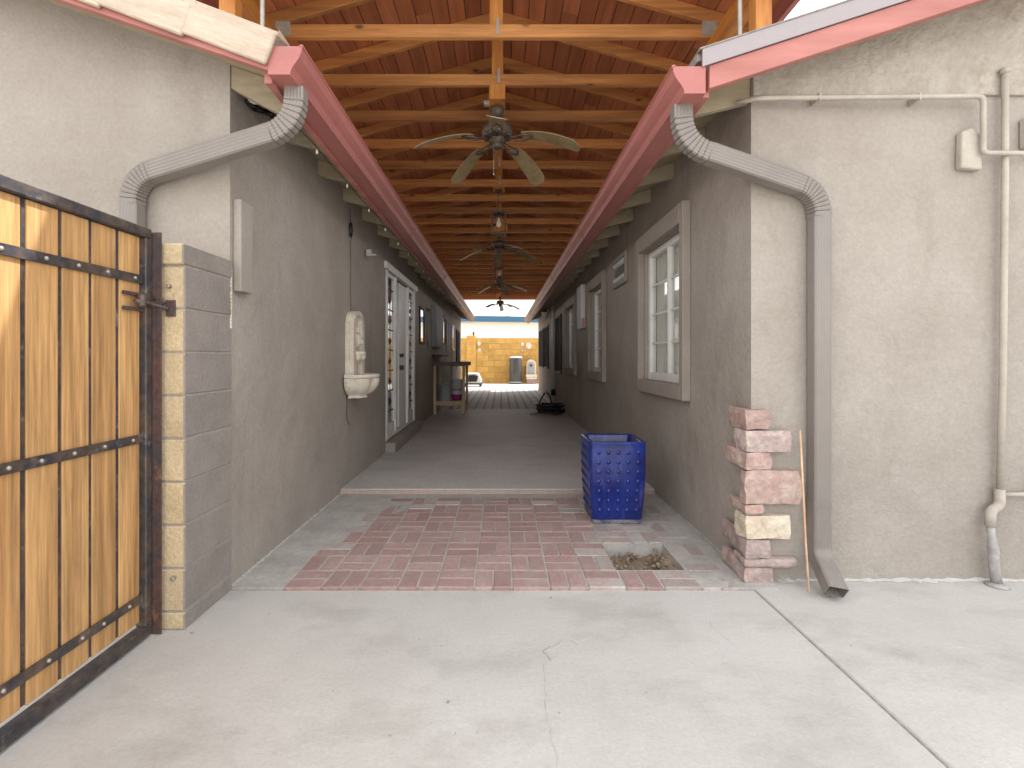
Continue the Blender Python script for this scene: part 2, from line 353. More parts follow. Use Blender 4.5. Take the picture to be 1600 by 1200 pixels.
for px, py, r_ in ((700, 1098, .007), (874, 1115, .004), (733, 1010, .003), (655, 1000, .003), (1110, 975, .003), (745, 1147, .003), (712, 1147, .003), (1010, 1083, .003), (690, 1010, .003), (860, 935, .006), (1131, 911, .012), (1100, 905, .006), (1040, 880, .005), (1080, 900, .006), (420, 960, .004), (300, 990, .006), (520, 1080, .003), (610, 1150, .004), (960, 955, .004), (1330, 1010, .004)):
    x, y = gp(px, py); db.prism([(x + r_ * rnd.uniform(.5, 1.2) * math.cos(a), y + r_ * rnd.uniform(.4, 1) * math.sin(a)) for a in (0, 1.2, 2.3, 3.4, 4.6, 5.5)], 'z', .0035 if y < 2.56 else .021, (.0035 if y < 2.56 else .021) + r_ * .5)
tag(db.build('litter', 'ground'), 'scattered crumbs of dry leaf and grit on the concrete', 'litter', kind='stuff')
# planting hole soil
m = MB(); n = 22
g = [(HX0 - .005 + (HX1 - HX0 + .01) * i / n, HY0 - .005 + (HY1 - HY0 + .01) * j / n) for j in range(n + 1) for i in range(n + 1)]
vs = []
for x, y in g:
    t = (x - HX0) / (HX1 - HX0); q = (y - HY0) / (HY1 - HY0)
    z = -.075 + .07 * max(0, min(1, (t - .55) * 2.2)) * (1 - abs(q - .55)) + .035 * noise.fractal(Vector((x * 11, y * 11, 3)), 1, 2, 4)
    vs.append((x, y, min(z, .02)))
m.add(vs, [(j * (n + 1) + i, j * (n + 1) + i + 1, (j + 1) * (n + 1) + i + 1, (j + 1) * (n + 1) + i) for j in range(n) for i in range(n)], 0, False)
rnd = random.Random(4)
for k in range(70):
    x = rnd.uniform(HX0 + .02, HX1 - .02); y = rnd.uniform(HY0 + .02, HY1 - .02); r = rnd.uniform(.005, .018)
    z = -.05 + .05 * max(0, (x - HX0) / (HX1 - HX0) - .4)
    m.lathe([(0, -r * .6), (r * .8, -r * .4), (r, 0), (r * .6, r * .5), (0, r * .7)], (x, y, z + rnd.uniform(0, .02)), 6)
tag(m.build('soil', 'dirt'), 'bare brown soil in the square planting hole among the bricks', 'soil', kind='stuff')
# raised slab with its lip, then grey pavers, then the sunny yard
sb = tag(MB().box(LW - .1, RW + .1, STEP, PAVE, -.12, .055).build('raised_slab', 'slab', bevel=.006), kind='structure')
ln = [(LW - .05 + (RW - LW + .1) * i / 40, STEP - .010 - .006 * random.random()) for i in range(41)]
m = MB(); m.prism(ln + [(RW + .05, STEP + .002), (LW - .05, STEP + .002)], 'z', -.02, .046); m.build('slab_lip', 'slab_lip', sb)
tag(MB().box(LW - .1, RW + .1, PAVE + .006, 19.2, -.12, .05).build('grey_paving', 'pavers'), kind='structure')
tag(MB().box(-14, 14, 19.206, 26.5, -.12, .035).build('yard_paving', 'yard'), kind='structure')

# ------------------------------------------------------------------ walls with openings
def wall_x(mb, xf, xb, y0, y1, z0, z1, holes, mi=0):
    """wall along Y: seen face at xf, back at xb; rectangular openings (ya,yb,za,zb) with their reveals"""
    ys = sorted({y0, y1, *[h[0] for h in holes], *[h[1] for h in holes]}); zs = sorted({z0, z1, *[h[2] for h in holes], *[h[3] for h in holes]})
    def hole(a, b): return any(h[0] <= a < h[1] and h[2] <= b < h[3] for h in holes)
    for x in (xf, xb):
        for i in range(len(ys) - 1):
            for j in range(len(zs) - 1):
                if hole(ys[i], zs[j]): continue
                mb.add([(x, ys[i], zs[j]), (x, ys[i + 1], zs[j]), (x, ys[i + 1], zs[j + 1]), (x, ys[i], zs[j + 1])], [(0, 1, 2, 3)], mi)
    for r in list(holes) + [(y0, y1, z0, z1)]:
        c = [(r[0], r[2]), (r[1], r[2]), (r[1], r[3]), (r[0], r[3])]
        for k in range(4):
            a, b = c[k], c[(k + 1) % 4]; mb.add([(xf, *a), (xb, *a), (xb, *b), (xf, *b)], [(0, 1, 2, 3)], mi)
    return mb

# ================================================================== LEFT HOUSE
hl = thing('stucco_house', 'taupe stucco house along the left side with white glazed door', 'house', (-5.5, LF, 0))
DOOR = (6.13, 8.03, .20, 2.38); NICHE = (9.3, 9.95, 1.50, 2.26)
m = MB(); wall_x(m, LW, LW - .2, LF, END_L, -.1, zl(LW), [DOOR, NICHE]); m.build('side_wall', 'stucco', hl, fix=False)
xr = -5.5
m = MB(); m.prism([(LW - .2, -.1), (LW - .2, zl(LW - .2)), (xr, zl(xr)), (2 * xr - LW, zl(LW)), (2 * xr - LW, -.1)], 'y', LF, LF + .2); m.prism([(LW, zl(LW) + .0002), (LW - .2, zl(LW) + .0002), (LW - .2, zl(LW - .2))], 'y', LF, LF + .2); m.build('gable_wall', 'stucco', hl)
m = MB(); m.prism([(LW - .2, -.1), (LW - .2, zl(LW - .2)), (xr, zl(xr)), (2 * xr - LW, zl(LW)), (2 * xr - LW, -.1)], 'y', END_L - .2, END_L); m.build('rear_wall', 'stucco', hl)
m = MB(); m.box(2 * xr - LW, 2 * xr - LW + .2, LF + .2, END_L - .2, -.1, zl(LW)); m.build('outer_wall', 'stucco', hl)
RY0, RY1 = 2.30, 17.75
def slope_slab(mb, fz, xa, xb, t0, t1, y0, y1):
    return mb.prism([(xa, fz(xa) + t0), (xb, fz(xb) + t0), (xb, fz(xb) + t1), (xa, fz(xa) + t1)], 'y', y0, y1)
rl = slope_slab(MB(), zl, -1.15, xr, 0, .045, RY0 + .03, RY1).build('roof', 'paint_tan', hl)
def zl2(x): return zl(2 * xr - x)
slope_slab(MB(), zl2, xr - .001, 2 * xr + 1.15, 0, .045, RY0 + .03, RY1).build('roof', 'roof_shingle', hl)
slope_slab(MB(), zl, -1.10, xr, .046, .075, RY0 + .05, RY1).build('roof_covering', 'roof_tile', rl)
slope_slab(MB(), zl, -1.13, xr, -.085, -.001, RY0, RY0 + .04).build('rake_fascia', 'fascia_red', rl, bevel=.003)
MB().box(-1.17, -1.131, RY0 + .041, RY1, 2.615, 2.735).build('eave_fascia', 'fascia_red', rl, bevel=.003)
# rake tiles, each lapping the next
ang = math.atan(.34)
tl = MB(); tl.prism([(0, 0), (.15, 0), (.15, .02), (.022, .02), (.022, -.158), (0, -.158)], 'x', -.235, .235)
tme = tl.mesh('rake_tile', ['roof_tile'], bevel=.006)
for k in range(11):
    xk = -1.30 - k * .40
    o = link('rake_tile', tme, rl); o.location = (xk, RY0 - .027 - .002 * (k % 2), zl(xk) + .105 + .004 * k * 0)
    o.rotation_euler = (0, ang + .035, 0)
# eave rafters
y = LF + .005; k = 0
while y < END_L:
    b0 = .125 if k == 0 else .128; b1 = .185 if k == 0 else .098
    m = MB(); m.prism([(LW + .001, zl(LW) - .002), (-1.172, zl(-1.172) - .002), (-1.172, zl(-1.172) - b1), (LW + .001, zl(LW) - b0)], 'y', y, y + .042)
    m.build('rafter_tail', 'paint_tan', rl, bevel=.003); y += .61; k += 1
# glazed entry door with side lights
X = LW
dw = MB()
dw.box(X - .12, X + .008, 6.06, 6.16, .20, 2.40).box(X - .12, X + .008, 8.0, 8.10, .20, 2.40)
ent = dw.build('entry_door', 'white_paint', hl, bevel=.006)
MB().box(X - .12, X + .035, 5.98, 8.18, 2.402, 2.49).build('door_head', 'white_paint', ent, bevel=.006)
MB().box(X - .14, X - .001, 6.161, 7.999, .201, .235).build('sill', 'white_paint', ent, bevel=.004)
MB().box(X - .10, X + .006, 6.60, 6.70, .236, 2.40).build('mullion', 'white_paint', ent, bevel=.005)
MB().box(X - .10, X + .006, 7.50, 7.58, .236, 2.40).build('mullion', 'white_paint', ent, bevel=.005)
for (a, b) in ((6.161, 6.599), (7.581, 7.999)):
    fr = MB()
    fr.box(X - .05, X - .006, a, a + .035, .236, 2.40).box(X - .05, X - .006, b - .035, b, .236, 2.40).box(X - .05, X - .006, a + .036, b - .036, .236, .40).box(X - .05, X - .006, a + .036, b - .036, 2.33, 2.40)
    fr.build('sidelight_frame', 'white_paint', ent, bevel=.004)
    MB().box(X - .026, X - .022, a + .036, b - .036, .401, 2.329).build('pane', 'glass', ent)
    MB().box(X - .40, X - .39, a + .02, b - .02, .3, 2.4).build('dark_hall_sheet', 'dark_room', ent)  # sheet painted near-black in place of the hall's shade behind the glass
    ld = MB()
    for q in range(7):
        z = .55 + q * .27; ld.box(X - .021, X - .014, a + .037, b - .037, z, z + .014)
        ld.lathe([(0, -.06), (.03, -.04), (.045, 0), (.03, .04), (0, .06)], (X - .045, (a + b) / 2, z + .13), 8)
    ld.box(X - .0205, X - .0145, (a + b) / 2 - .006, (a + b) / 2 + .006, .44, 2.32)
    ld.build('leaded_came', 'dark_frame', ent)
# door leaf ajar, hinged on its far side
hy, hx = 7.495, X - .03; th = 0
def dl(u, v, z): return (hx - v * math.cos(th) - u * math.sin(th), hy - u * math.cos(th) + v * math.sin(th), z)
def dbox(mb, u0, u1, v0, v1, z0, z1):
    vs = [dl(u, v, z) for z in (z0, z1) for v in (v0, v1) for u in (u0, u1)]
    return mb.add(vs, [(0, 2, 3, 1), (4, 5, 7, 6), (0, 1, 5, 4), (2, 6, 7, 3), (0, 4, 6, 2), (1, 3, 7, 5)])
lf = dbox(MB(), 0, .50, 0, .045, .245, 2.37).build('door_leaf', 'white_paint', ent, bevel=.004)
hb = MB()
for z, r in ((1.12, .034), (1.30, .026)):
    p = dl(.44, 0, z); q = dl(.44, -.055, z); hb.tube([p, dl(.44, -.03, z), q], r, 12)
hb.build('door_handle', 'steel_dark', ent)
MB().box(X + .002, X + .13, 6.02, 8.14, .0551, .185).build('door_step', 'trim_stucco', hl, bevel=.008)
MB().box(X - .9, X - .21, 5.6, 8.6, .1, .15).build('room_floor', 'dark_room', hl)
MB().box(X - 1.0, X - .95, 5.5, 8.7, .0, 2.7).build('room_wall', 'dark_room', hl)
# far wall openings
def face_window(hs, X, sgn, y0, y1, z0, z1, fmat='dark_frame', pmat='glass', back='dark_room', mull=1, t=.045):
    f = MB(); d = .04 * sgn
    a, b = sorted((X, X + d))
    f.box(a, b, y0, y0 + t, z0, z1).box(a, b, y1 - t, y1, z0, z1).box(a, b, y0 + t + .001, y1 - t - .001, z0, z0 + t).box(a, b, y0 + t + .001, y1 - t - .001, z1 - t, z1)
    for q in range(1, mull):
        yc = y0 + (y1 - y0) * q / mull; f.box(a, b - .002 * sgn if sgn > 0 else b, yc - .02, yc + .02, z0 + t + .001, z1 - t - .001)
    w = f.build('window', fmat, hs, bevel=.004)
    a, b = sorted((X + .002 * sgn, X + .008 * sgn)); MB().box(a, b, y0 + t + .002, y1 - t - .002, z0 + t + .002, z1 - t - .002).build('backing', back, w)
    a, b = sorted((X + .016 * sgn, X + .02 * sgn)); MB().box(a, b, y0 + t + .002, y1 - t - .002, z0 + t + .002, z1 - t - .002).build('pane', pmat, w)
    return w
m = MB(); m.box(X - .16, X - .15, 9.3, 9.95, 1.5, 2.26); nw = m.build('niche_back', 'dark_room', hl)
m = MB()
for yy in (9.42, 9.62, 9.82): m.tube([(X - .03, yy, 1.5), (X - .03, yy, 2.26)], .009, 6)
for zz in (1.62, 2.12): m.tube([(X - .03, 9.3, zz), (X - .03, 9.95, zz)], .009, 6)
m.build('window_bars', 'galvanised', hl)
sh = MB().box(X + .001, X + .10, 10.02, 11.15, 1.50, 2.38).build('shutter', 'shutter_grey', hl, bevel=.008)
for q in range(4): MB().box(X + .1005, X + .112, 10.06 + q * .27, 10.29 + q * .27, 1.54, 2.34).build('slat', 'shutter_grey', sh, bevel=.004)
MB().box(X + .001, X + .22, 10.1, 11.2, 1.30, 1.34).build('shelf', 'dark_frame', hl, bevel=.003)
face_window(hl, X, 1, 11.75, 12.3, 1.6, 2.32, 'dark_frame', 'mirror', 'blind')
face_window(hl, X, 1, 12.6, 13.7, 1.45, 2.28, 'shutter_grey', 'shutter_grey', 'shutter_grey', 2)
face_window(hl, X, 1, 14.05, 14.7, 1.5, 2.25, 'white_paint', 'mirror', 'blind')
face_window(hl, X, 1, 15.5, 16.5, 1.0, 2.2, 'dark_frame', 'screen', 'dark_room', 2)

# ================================================================== RIGHT HOUSE
hr = thing('stucco_house', 'taupe stucco house on the right with white gridded windows', 'house', (5.5, RF, 0))
XR = 5.5
WIN = [(3.592, 4.66, 1.05, 2.285), (6.40, 7.35, 1.05, 2.285), (8.90, 10.08, 1.05, 2.285)]
m = MB(); wall_x(m, RW, RW + .2, RF, END_R, -.1, zr(RW), WIN); m.build('side_wall', 'stucco', hr, fix=False)
gp_r = [(RW + .2, -.1), (RW + .2, zr(RW + .2)), (XR, zr(XR)), (2 * XR - RW, zr(RW)), (2 * XR - RW, -.1)]
m = MB(); m.prism(gp_r, 'y', RF, RF + .2); m.prism([(RW, zr(RW) + .0002), (RW + .2, zr(RW) + .0002), (RW + .2, zr(RW + .2))], 'y', RF, RF + .2); m.build('gable_wall', 'stucco', hr)
m = MB(); m.prism(gp_r, 'y', END_R - .2, END_R); m.build('rear_wall', 'stucco', hr)
MB().box(2 * XR - RW - .2, 2 * XR - RW, RF + .2, END_R - .2, -.1, zr(RW)).build('outer_wall', 'stucco', hr)
m = MB(); m.prism([(RW + .004, 2.735), (RW + .004, zr(RW) - .002), (XR, zr(XR) - .002), (2 * XR - RW, 2.735)], 'y', RF - .016, RF - .0005); m.build('gable_panel', 'stucco_rough', hr, bevel=.004)
QY0, QY1 = 2.40, 18.3
rr = slope_slab(MB(), zr, 1.06, XR, 0, .045, QY0 + .03, QY1).build('roof', 'paint_tan', hr)
def zr2(x): return zr(2 * XR - x)
slope_slab(MB(), zr2, XR + .001, 2 * XR - 1.06, 0, .045, QY0 + .03, QY1).build('roof', 'roof_shingle', hr)
slope_slab(MB(), zr, 1.0, XR, .046, .085, QY0 + .02, QY1).build('roof_covering', 'roof_shingle', rr)
slope_slab(MB(), zr, 1.055, XR, -.118, -.001, QY0, QY0 + .04).build('rake_fascia', 'fascia_red', rr, bevel=.003)
slope_slab(MB(), zr, 1.015, XR, .000, .088, QY0 - .012, QY0 - .002).build('drip_edge', 'drip_metal', rr)
slope_slab(MB(), zr, 1.0, XR, .0885, .096, QY0 - .016, QY0 + .3).build('starter_shingle', 'roof_shingle', rr)
MB().box(1.035, 1.072, QY0 + .041, QY1, 2.60, 2.735).build('eave_fascia', 'fascia_red', rr, bevel=.003)
y = RF + .005
k = 0
while y < END_R:
    b0 = .15 if k == 0 else .128
    m = MB(); m.prism([(RW - .001, zr(RW) - .002), (1.073, zr(1.073) - .002), (1.073, zr(1.073) - b0 + .03), (RW - .001, zr(RW) - b0)], 'y', y, y + .042)
    m.build('rafter_tail', 'paint_tan', rr, bevel=.003); y += .59; k += 1
for wi, (a, b, c, d) in enumerate(WIN):
    X = RW; s = .065
    # stucco surround, a proud picture frame with butt joints
    o0, o1, z0, z1 = a - .075, b + .093, c - .112, d + .15
    su = MB()
    su.box(X - s, X - .0005, o0, a, z0, z1).box(X - s, X - .0005, b, o1, z0, z1).box(X - s, X - .0005, a + .0005, b - .0005, d, z1).box(X - s, X - .0005, a + .0005, b - .0005, z0, c)
    wn = su.build('window', 'trim_stucco', hr, bevel=.006)
    xw = X + .036
    f = MB(); t = .055
    f.box(xw, xw + .06, a + .002, a + t, c + .002, d - .002).box(xw, xw + .06, b - t, b - .002, c + .002, d - .002).box(xw, xw + .06, a + t + .001, b - t - .001, c + .002, c + t + .02).box(xw, xw + .06, a + t + .001, b - t - .001, d - t, d - .002)
    f.build('frame', 'white_paint', wn, bevel=.005)
    ym = (a + b) / 2
    MB().box(xw + .004, xw + .05, ym - .02, ym + .02, c + t + .021, d - t - .001).build('meeting_stile', 'white_paint', wn, bevel=.003)
    for (p, q) in ((a + t + .001, ym - .021), (ym + .021, b - t - .001)):
        MB().box(xw + .030, xw + .035, p, q, c + t + .021, d - t - .001).build('pane', 'glass', wn)
        for r in (1, 2, 3):
            zz = c + .075 + (d - c - .13) * r / 4; MB().box(xw + .019, xw + .029, p, q, zz - .008, zz + .008).build('muntin', 'white_paint', wn)
    # pleated vertical blind
    n = 60; pts = []
    for i in range(n + 1):
        yy = a + .06 + (b - a - .12) * i / n; pts.append((xw + .066 + (.016 if i % 4 in (1, 2) else 0), yy))
    bl = MB(); bl.add([(x, y, z) for z in (c + .03, d - .03) for x, y in pts], [(i, i + 1, n + 2 + i, n + 1 + i) for i in range(n)]); bl.build('blind', 'blind', wn, fix=False)
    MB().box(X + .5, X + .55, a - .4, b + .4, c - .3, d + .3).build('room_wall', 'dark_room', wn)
# far dark windows, white meter door and vent are things of the wall
face_window(hr, RW, -1, 14.0, 15.2, .95, 2.25, 'dark_frame', 'screen', 'dark_room', 2)
face_window(hr, RW, -1, 15.6, 17.4, .95, 2.25, 'dark_frame', 'screen', 'dark_room', 2)
face_window(hr, RW, -1, 11.0, 12.1, .9, 2.3, 'dark_frame', 'screen', 'dark_room', 1)

# ------------------------------------------------------------------ gutters
def gutter(name, xb, sgn, y0, y1, ztop, label, wd=.165, ht=.137, zend=0):
    p = [(.0, 0), (.105, 0), (.108, .018), (.118, .04), (.135, .062), (.150, .085), (.160, .112), (.162, ht), (0, ht)]
    th_ = thing(name, label, 'gutter', (xb, y0, ztop - ht))
    poly = [(xb + sgn * u * wd / .162, ztop - ht + v) for u, v in p]
    tr = MB().prism(poly, 'y', y0 + .004, y1).build('trough', 'gutter_red', th_)
    MB().prism(poly, 'y', y0 - .002, y0 + .0035).build('end_cap', 'gutter_red', th_)
    e = xb + sgn * wd
    a, b = sorted((e - sgn * .014, e + sgn * .004)); MB().box(a, b, y0 - .002, y1, ztop - .004, ztop + .009).build('front_lip', 'gutter_red', th_, bevel=.002)
    a, b = sorted((xb + sgn * .106, xb + sgn * .111)); MB().box(a, b, y0 + .004, y1, ztop - ht - .005, ztop - ht - .0005).build('bottom_bead', 'gutter_red', th_)
    grow = [(q_[0] + sgn * (.004 if q_[0] != xb else 0), q_[1] + (-.004 if q_[1] < ztop - .05 else 0)) for q_ in poly]
    for ys_ in (5.35, 8.4, 11.45, 14.5): MB().prism(grow, 'y', ys_, ys_ + .03).build('seam_band', 'gutter_red', th_)
    return th_
gutter('rain_gutter', -1.13, 1, 2.30, 17.35, 2.770, 'red painted metal gutter along the left roof edge')
gutter('rain_gutter', 1.034, -1, 2.40, 17.9, 2.734, 'red painted metal gutter along the right roof edge')

# ------------------------------------------------------------------ downspouts
def spout_prof(wd, dp, ribs=5):
    pr = []; n = ribs * 2; r = .008
    for i in range(n + 1):
        x = -wd / 2 + r + (wd - 2 * r) * i / n; pr.append((x, -dp / 2 + (.0035 if i % 2 and 0 < i < n else 0)))
    pr += [(wd / 2, -dp / 2 + r), (wd / 2, dp / 2 - r)]
    for i in range(n + 1):
        x = wd / 2 - r - (wd - 2 * r) * i / n; pr.append((x, dp / 2 - (.0035 if i % 2 and 0 < i < n else 0)))
    pr += [(-wd / 2, dp / 2 - r), (-wd / 2, -dp / 2 + r)]
    return pr
def crimped(p0, p1, p2, r, n=22):
    p0, p1, p2 = Vector(p0), Vector(p1), Vector(p2)
    a = p1 + (p0 - p1).normalized() * r; b = p1 + (p2 - p1).normalized() * r
    ts = [(0, 1)]
    for k in range(9):
        t = .1 + .8 * k / 8; ts += [(t - .032, 1.02), (t - .010, .985), (t, .86), (t + .010, .985), (t + .032, 1.02)]
    ts.append((1, 1))
    return [(1 - t) ** 2 * a + 2 * t * (1 - t) * p1 + t * t * b for t, _ in ts], [q for _, q in ts]
PR = spout_prof(.098, .078)
def seg(root, name, path, scales=None, up=(0, 1, 0), hollow=False, caps=True):
    return MB().sweep(path, PR, up, scales, hollow=hollow, caps=caps).build(name, 'downspout', root)
# frames: the corrugated faces look towards the viewer (profile b axis near -Y / +Y)
dlx = thing('downspout', 'grey-brown corrugated downspout on the left house disappearing behind the block pier', 'downspout', (-1.97, 2.53, 0))
A = Vector((-1.05, 2.43, 2.634)); B = Vector((-1.052, 2.43, 2.44)); Cc = Vector((-1.965, 2.525, 2.215)); Dd = Vector((-1.965, 2.53, .02))
P1, S1 = crimped(A, B, Cc, .155); P2, S2 = crimped(B, Cc, Dd, .14)
seg(dlx, 'elbow', [A] + P1, [1] + S1, up=(0, -1, 0)); seg(dlx, 'offset_pipe', [P1[-1] - (P1[-1] - P2[0]).normalized() * -.03, P2[0]], [1.04, 1.04], up=(0, -1, 0))
seg(dlx, 'elbow', P2, S2, up=(0, -1, 0)); seg(dlx, 'straight_pipe', [P2[-1] + Vector((0, 0, .02)), Dd], [.97, .97], up=(0, -1, 0))
drx = thing('downspout', 'grey-brown corrugated downspout on the right house with open kick-out foot', 'downspout', (1.765, 2.63, 0))
A = Vector((.962, 2.53, 2.597)); B = Vector((.962, 2.53, 2.40)); Cc = Vector((1.764, 2.628, 2.18)); Dd = Vector((1.764, 2.63, .17)); E = Vector((1.728, 2.445, .052))
P1, S1 = crimped(A, B, Cc, .155); P2, S2 = crimped(B, Cc, Dd, .14); P3 = arc(Cc, Dd, E, .06, 6)
seg(drx, 'elbow', [A] + P1, [1] + S1, up=(0, -1, 0)); seg(drx, 'offset_pipe', [P1[-1], P2[0]], [1.04, 1.04], up=(0, -1, 0))
seg(drx, 'elbow', P2, S2, up=(0, -1, 0)); seg(drx, 'straight_pipe', [P2[-1] + Vector((0, 0, .02)), Vector((1.764, 2.63, .30))], [.97, .97], up=(0, -1, 0))
seg(drx, 'strap', [Vector((1.764, 2.63, .47)), Vector((1.764, 2.63, .44))], [1.03, 1.03], up=(0, -1, 0))
ft = seg(drx, 'foot', [Vector((1.764, 2.63, .32))] + P3 + [E], [1.02] * (len(P3) + 2), up=(0, -1, 0), caps=False)
ft.modifiers.new('thickness', 'SOLIDIFY').thickness = .003

# ------------------------------------------------------------------ conduits, boxes on the right gable
cd = thing('conduit', 'thin painted conduit running across the right gable and dropping at a bend', 'pipe', (1.33, RF, 2.72))
zc = 2.715; yc = 2.612
MB().tube(rounded([(1.32, 2.66, 2.69), (1.42, yc, 2.69), (2.655, yc, 2.70), (2.655, yc, 2.388), (3.6, yc, 2.38)], .03, 5), .0135, 10).build('tube', 'pipe_paint', cd)
for x in (1.75, 2.3): MB().box(x - .006, x + .006, yc - .0145, RF - .001, 2.675, 2.715).build('clip', 'pipe_paint', cd, bevel=.002)
pv = thing('gas_pipe', 'painted vertical pipe on the right gable with a tape-wrapped lower end', 'pipe', (2.72, RF, 0))
MB().tube([(2.80, 2.635, 2.86), (2.80, 2.635, 2.3), (2.79, 2.637, 1.2), (2.775, 2.64, .47)], .0165, 10).build('riser', 'pipe_paint', pv)
MB().lathe([(0, 0), (.022, 0), (.022, .03), (0, .03)], (2.80, 2.635, 2.84), 8).build('fitting', 'pipe_paint', pv)
MB().tube(rounded([(2.775, 2.64, .53), (2.775, 2.638, .44), (2.71, 2.625, .415), (2.705, 2.625, .33)], .03, 5), .024, 10).build('fitting', 'pipe_paint', pv)
MB().tube([(2.705, 2.625, .34), (2.712, 2.622, .27), (2.72, 2.62, .2), (2.722, 2.618, .10), (2.735, 2.615, .004)], .02, 10, scales=[1, .85, 1.25, 1.2, 1.3]).build('taped_section', 'tape', pv)
MB().tube([(2.775, 2.64, .50), (2.96, 2.64, .50), (3.0, 2.64, .505), (3.0, 2.64, .62)], .0125, 8).build('branch', 'pipe_paint', pv)
MB().lathe([(0, 0), (.055, 0), (.045, .012), (.025, .02), (0, .022)], (2.735, 2.615, .002), 12).build('collar', 'tape', pv)
jb = MB(); jb.prism([(2.555, 2.315), (2.675, 2.305), (2.665, 2.50), (2.62, 2.54), (2.56, 2.52)], 'y', 2.632, RF - .001)
tag(jb.build('junction_box', 'pipe_paint', bevel=.01, seg=2), 'small slanted painted junction box below the conduit on the right gable', 'electrical box')
tag(MB().box(2.915, 3.02, 2.615, RF - .001, 2.43, 2.60).build('switch_box', 'pipe_paint', bevel=.008), 'painted switch box at the right picture edge above the pipe', 'electrical box')
# ------------------------------------------------------------------ painted board on left wall corner
pb = MB().box(LW + .001, LW + .046, 2.605, 2.73, 1.626, 2.134)
tag(pb.build('painted_board', 'trim_stucco', bevel=.004), 'upright taupe painted board fixed to the left wall corner above the block pier', 'board')

# ------------------------------------------------------------------ block pier
bp = thing('block_pier', 'concrete block pier beside the gate, front raw yellow and side painted taupe', 'pier', (-1.57, 2.38, 0))
PX0, PX1, PY0, PY1 = -1.665, -1.462, 2.19, LF - .002
def two_tone(x0, x1, y0, y1, z0, z1, bev=.006):
    mb = MB().box(x0, x1, y0, y1, z0, z1); me = mb.mesh('block', ['block_yellow', 'block_taupe'], bevel=bev)
    for p in me.polygons:
        if p.normal.x > .6: p.material_index = 1
    return me
MB().box(PX0 + .012, PX1 - .006, PY0 + .004, PY1, .0, 1.76).build('mortar_core', 'mortar_taupe', bp)
z = .004; zs = [.085] + [.2] * 8
for i, h in enumerate(zs):
    link('block', two_tone(PX0 + .002, PX1 - random.uniform(-.001, .001), PY0, PY1 - .0, z, z + h - .007), bp)
    z += h
link('cap_block', two_tone(PX0 - .03, PX1 + .002, PY0 - .012, PY1, z + .002, z + .098), bp)
bp_top = z
# chipped paint: small mortar smear at the joint with the house
sm = MB()
for k in range(16):
    zz = 1.42 + .02 * k; wv = .010 * random.random() ** 2; sm.box(PX1 - .004, PX1 + .0015, PY1 - .012 - wv, PY1 - .001, zz, zz + .0195)
sm.build('bare_mortar', 'fountain_stone', bp, bevel=.002)
for (px, py) in ((263, 447), (270, 904)):
    p = at(px, py, PY0 - .01)
    tag(MB().tube([(p.x, PY0 + .002, p.z), (p.x, PY0 - .015, p.z), (p.x, PY0 - .02, p.z)], .010, 10, scales=[1, 1, .7]).build('wall_bolt', 'rivet'), 'rounded bolt head on the block pier %s' % ('above the gate latch' if py < 600 else 'low down beside the gate post'), 'bolt')

# ------------------------------------------------------------------ gate
gt = thing('wooden_gate', 'wooden plank gate in a dark steel frame at the left', 'gate', (-1.58, 1.5, 0))
GX = -1.60                              # visible face of the boards
gz0, gz1 = .010, 1.835
ys = [2.113, 1.984, 1.852, 1.724, 1.593]
while ys[-1] > .62: ys.append(ys[-1] - .130)
for i in range(len(ys) - 1):
    b, a = ys[i] - .009, ys[i + 1] + .007
    me = MB()
    nseg = 8
    top = gz1 - .04
    me.box(GX - .024, GX - random.uniform(0, .004), a, b, .085, top)
    me.build('board', 'wood_gate', gt, bevel=.003)
    MB().box(GX - .030, GX - .006, b + .0015, b + .0145, .09, top).build('gap_strip', 'steel_dark', gt)  # dark strip filling the gap between neighbouring boards
ye = ys[-1]
MB().box(GX - .03, GX + .018, ye, 2.150, gz1 - .038, gz1 + .006).build('top_rail', 'steel_dark', gt, bevel=.004)
MB().box(GX - .03, GX + .018, ye, 2.150, gz0, gz0 + .048).build('bottom_rail', 'steel_dark', gt, bevel=.004)
MB().box(GX - .03, GX + .018, 2.112, 2.150, gz0 + .049, gz1 - .039).build('end_stile', 'steel_dark', gt, bevel=.004)
for zc in (1.607, .902, .193):
    st = MB().box(GX + .001, GX + .008, ye, 2.111, zc - .019, zc + .019).build('strap', 'steel_dark', gt, bevel=.001)
    for i in range(len(ys) - 1):
        yy = (ys[i] + ys[i + 1]) / 2 + random.uniform(-.02, .02)
        rv = MB(); rv.lathe([(.0085, 0), (.0075, .004), (.004, .007), (0, .0075)], (0, 0, 0), 8)
        o = rv.build('rivet', 'rivet', st); o.location = (GX + .0082, yy, zc); o.rotation_euler = (0, R(90), 0)
MB().box(-1.592, -1.572, 2.155, 2.180, .004, 1.83).build('stop_angle', 'steel_rust', gt, bevel=.002)
MB().box(-1.571, -1.545, 2.155, 2.161, .004, 1.83).build('stop_angle', 'steel_rust', gt, bevel=.001)
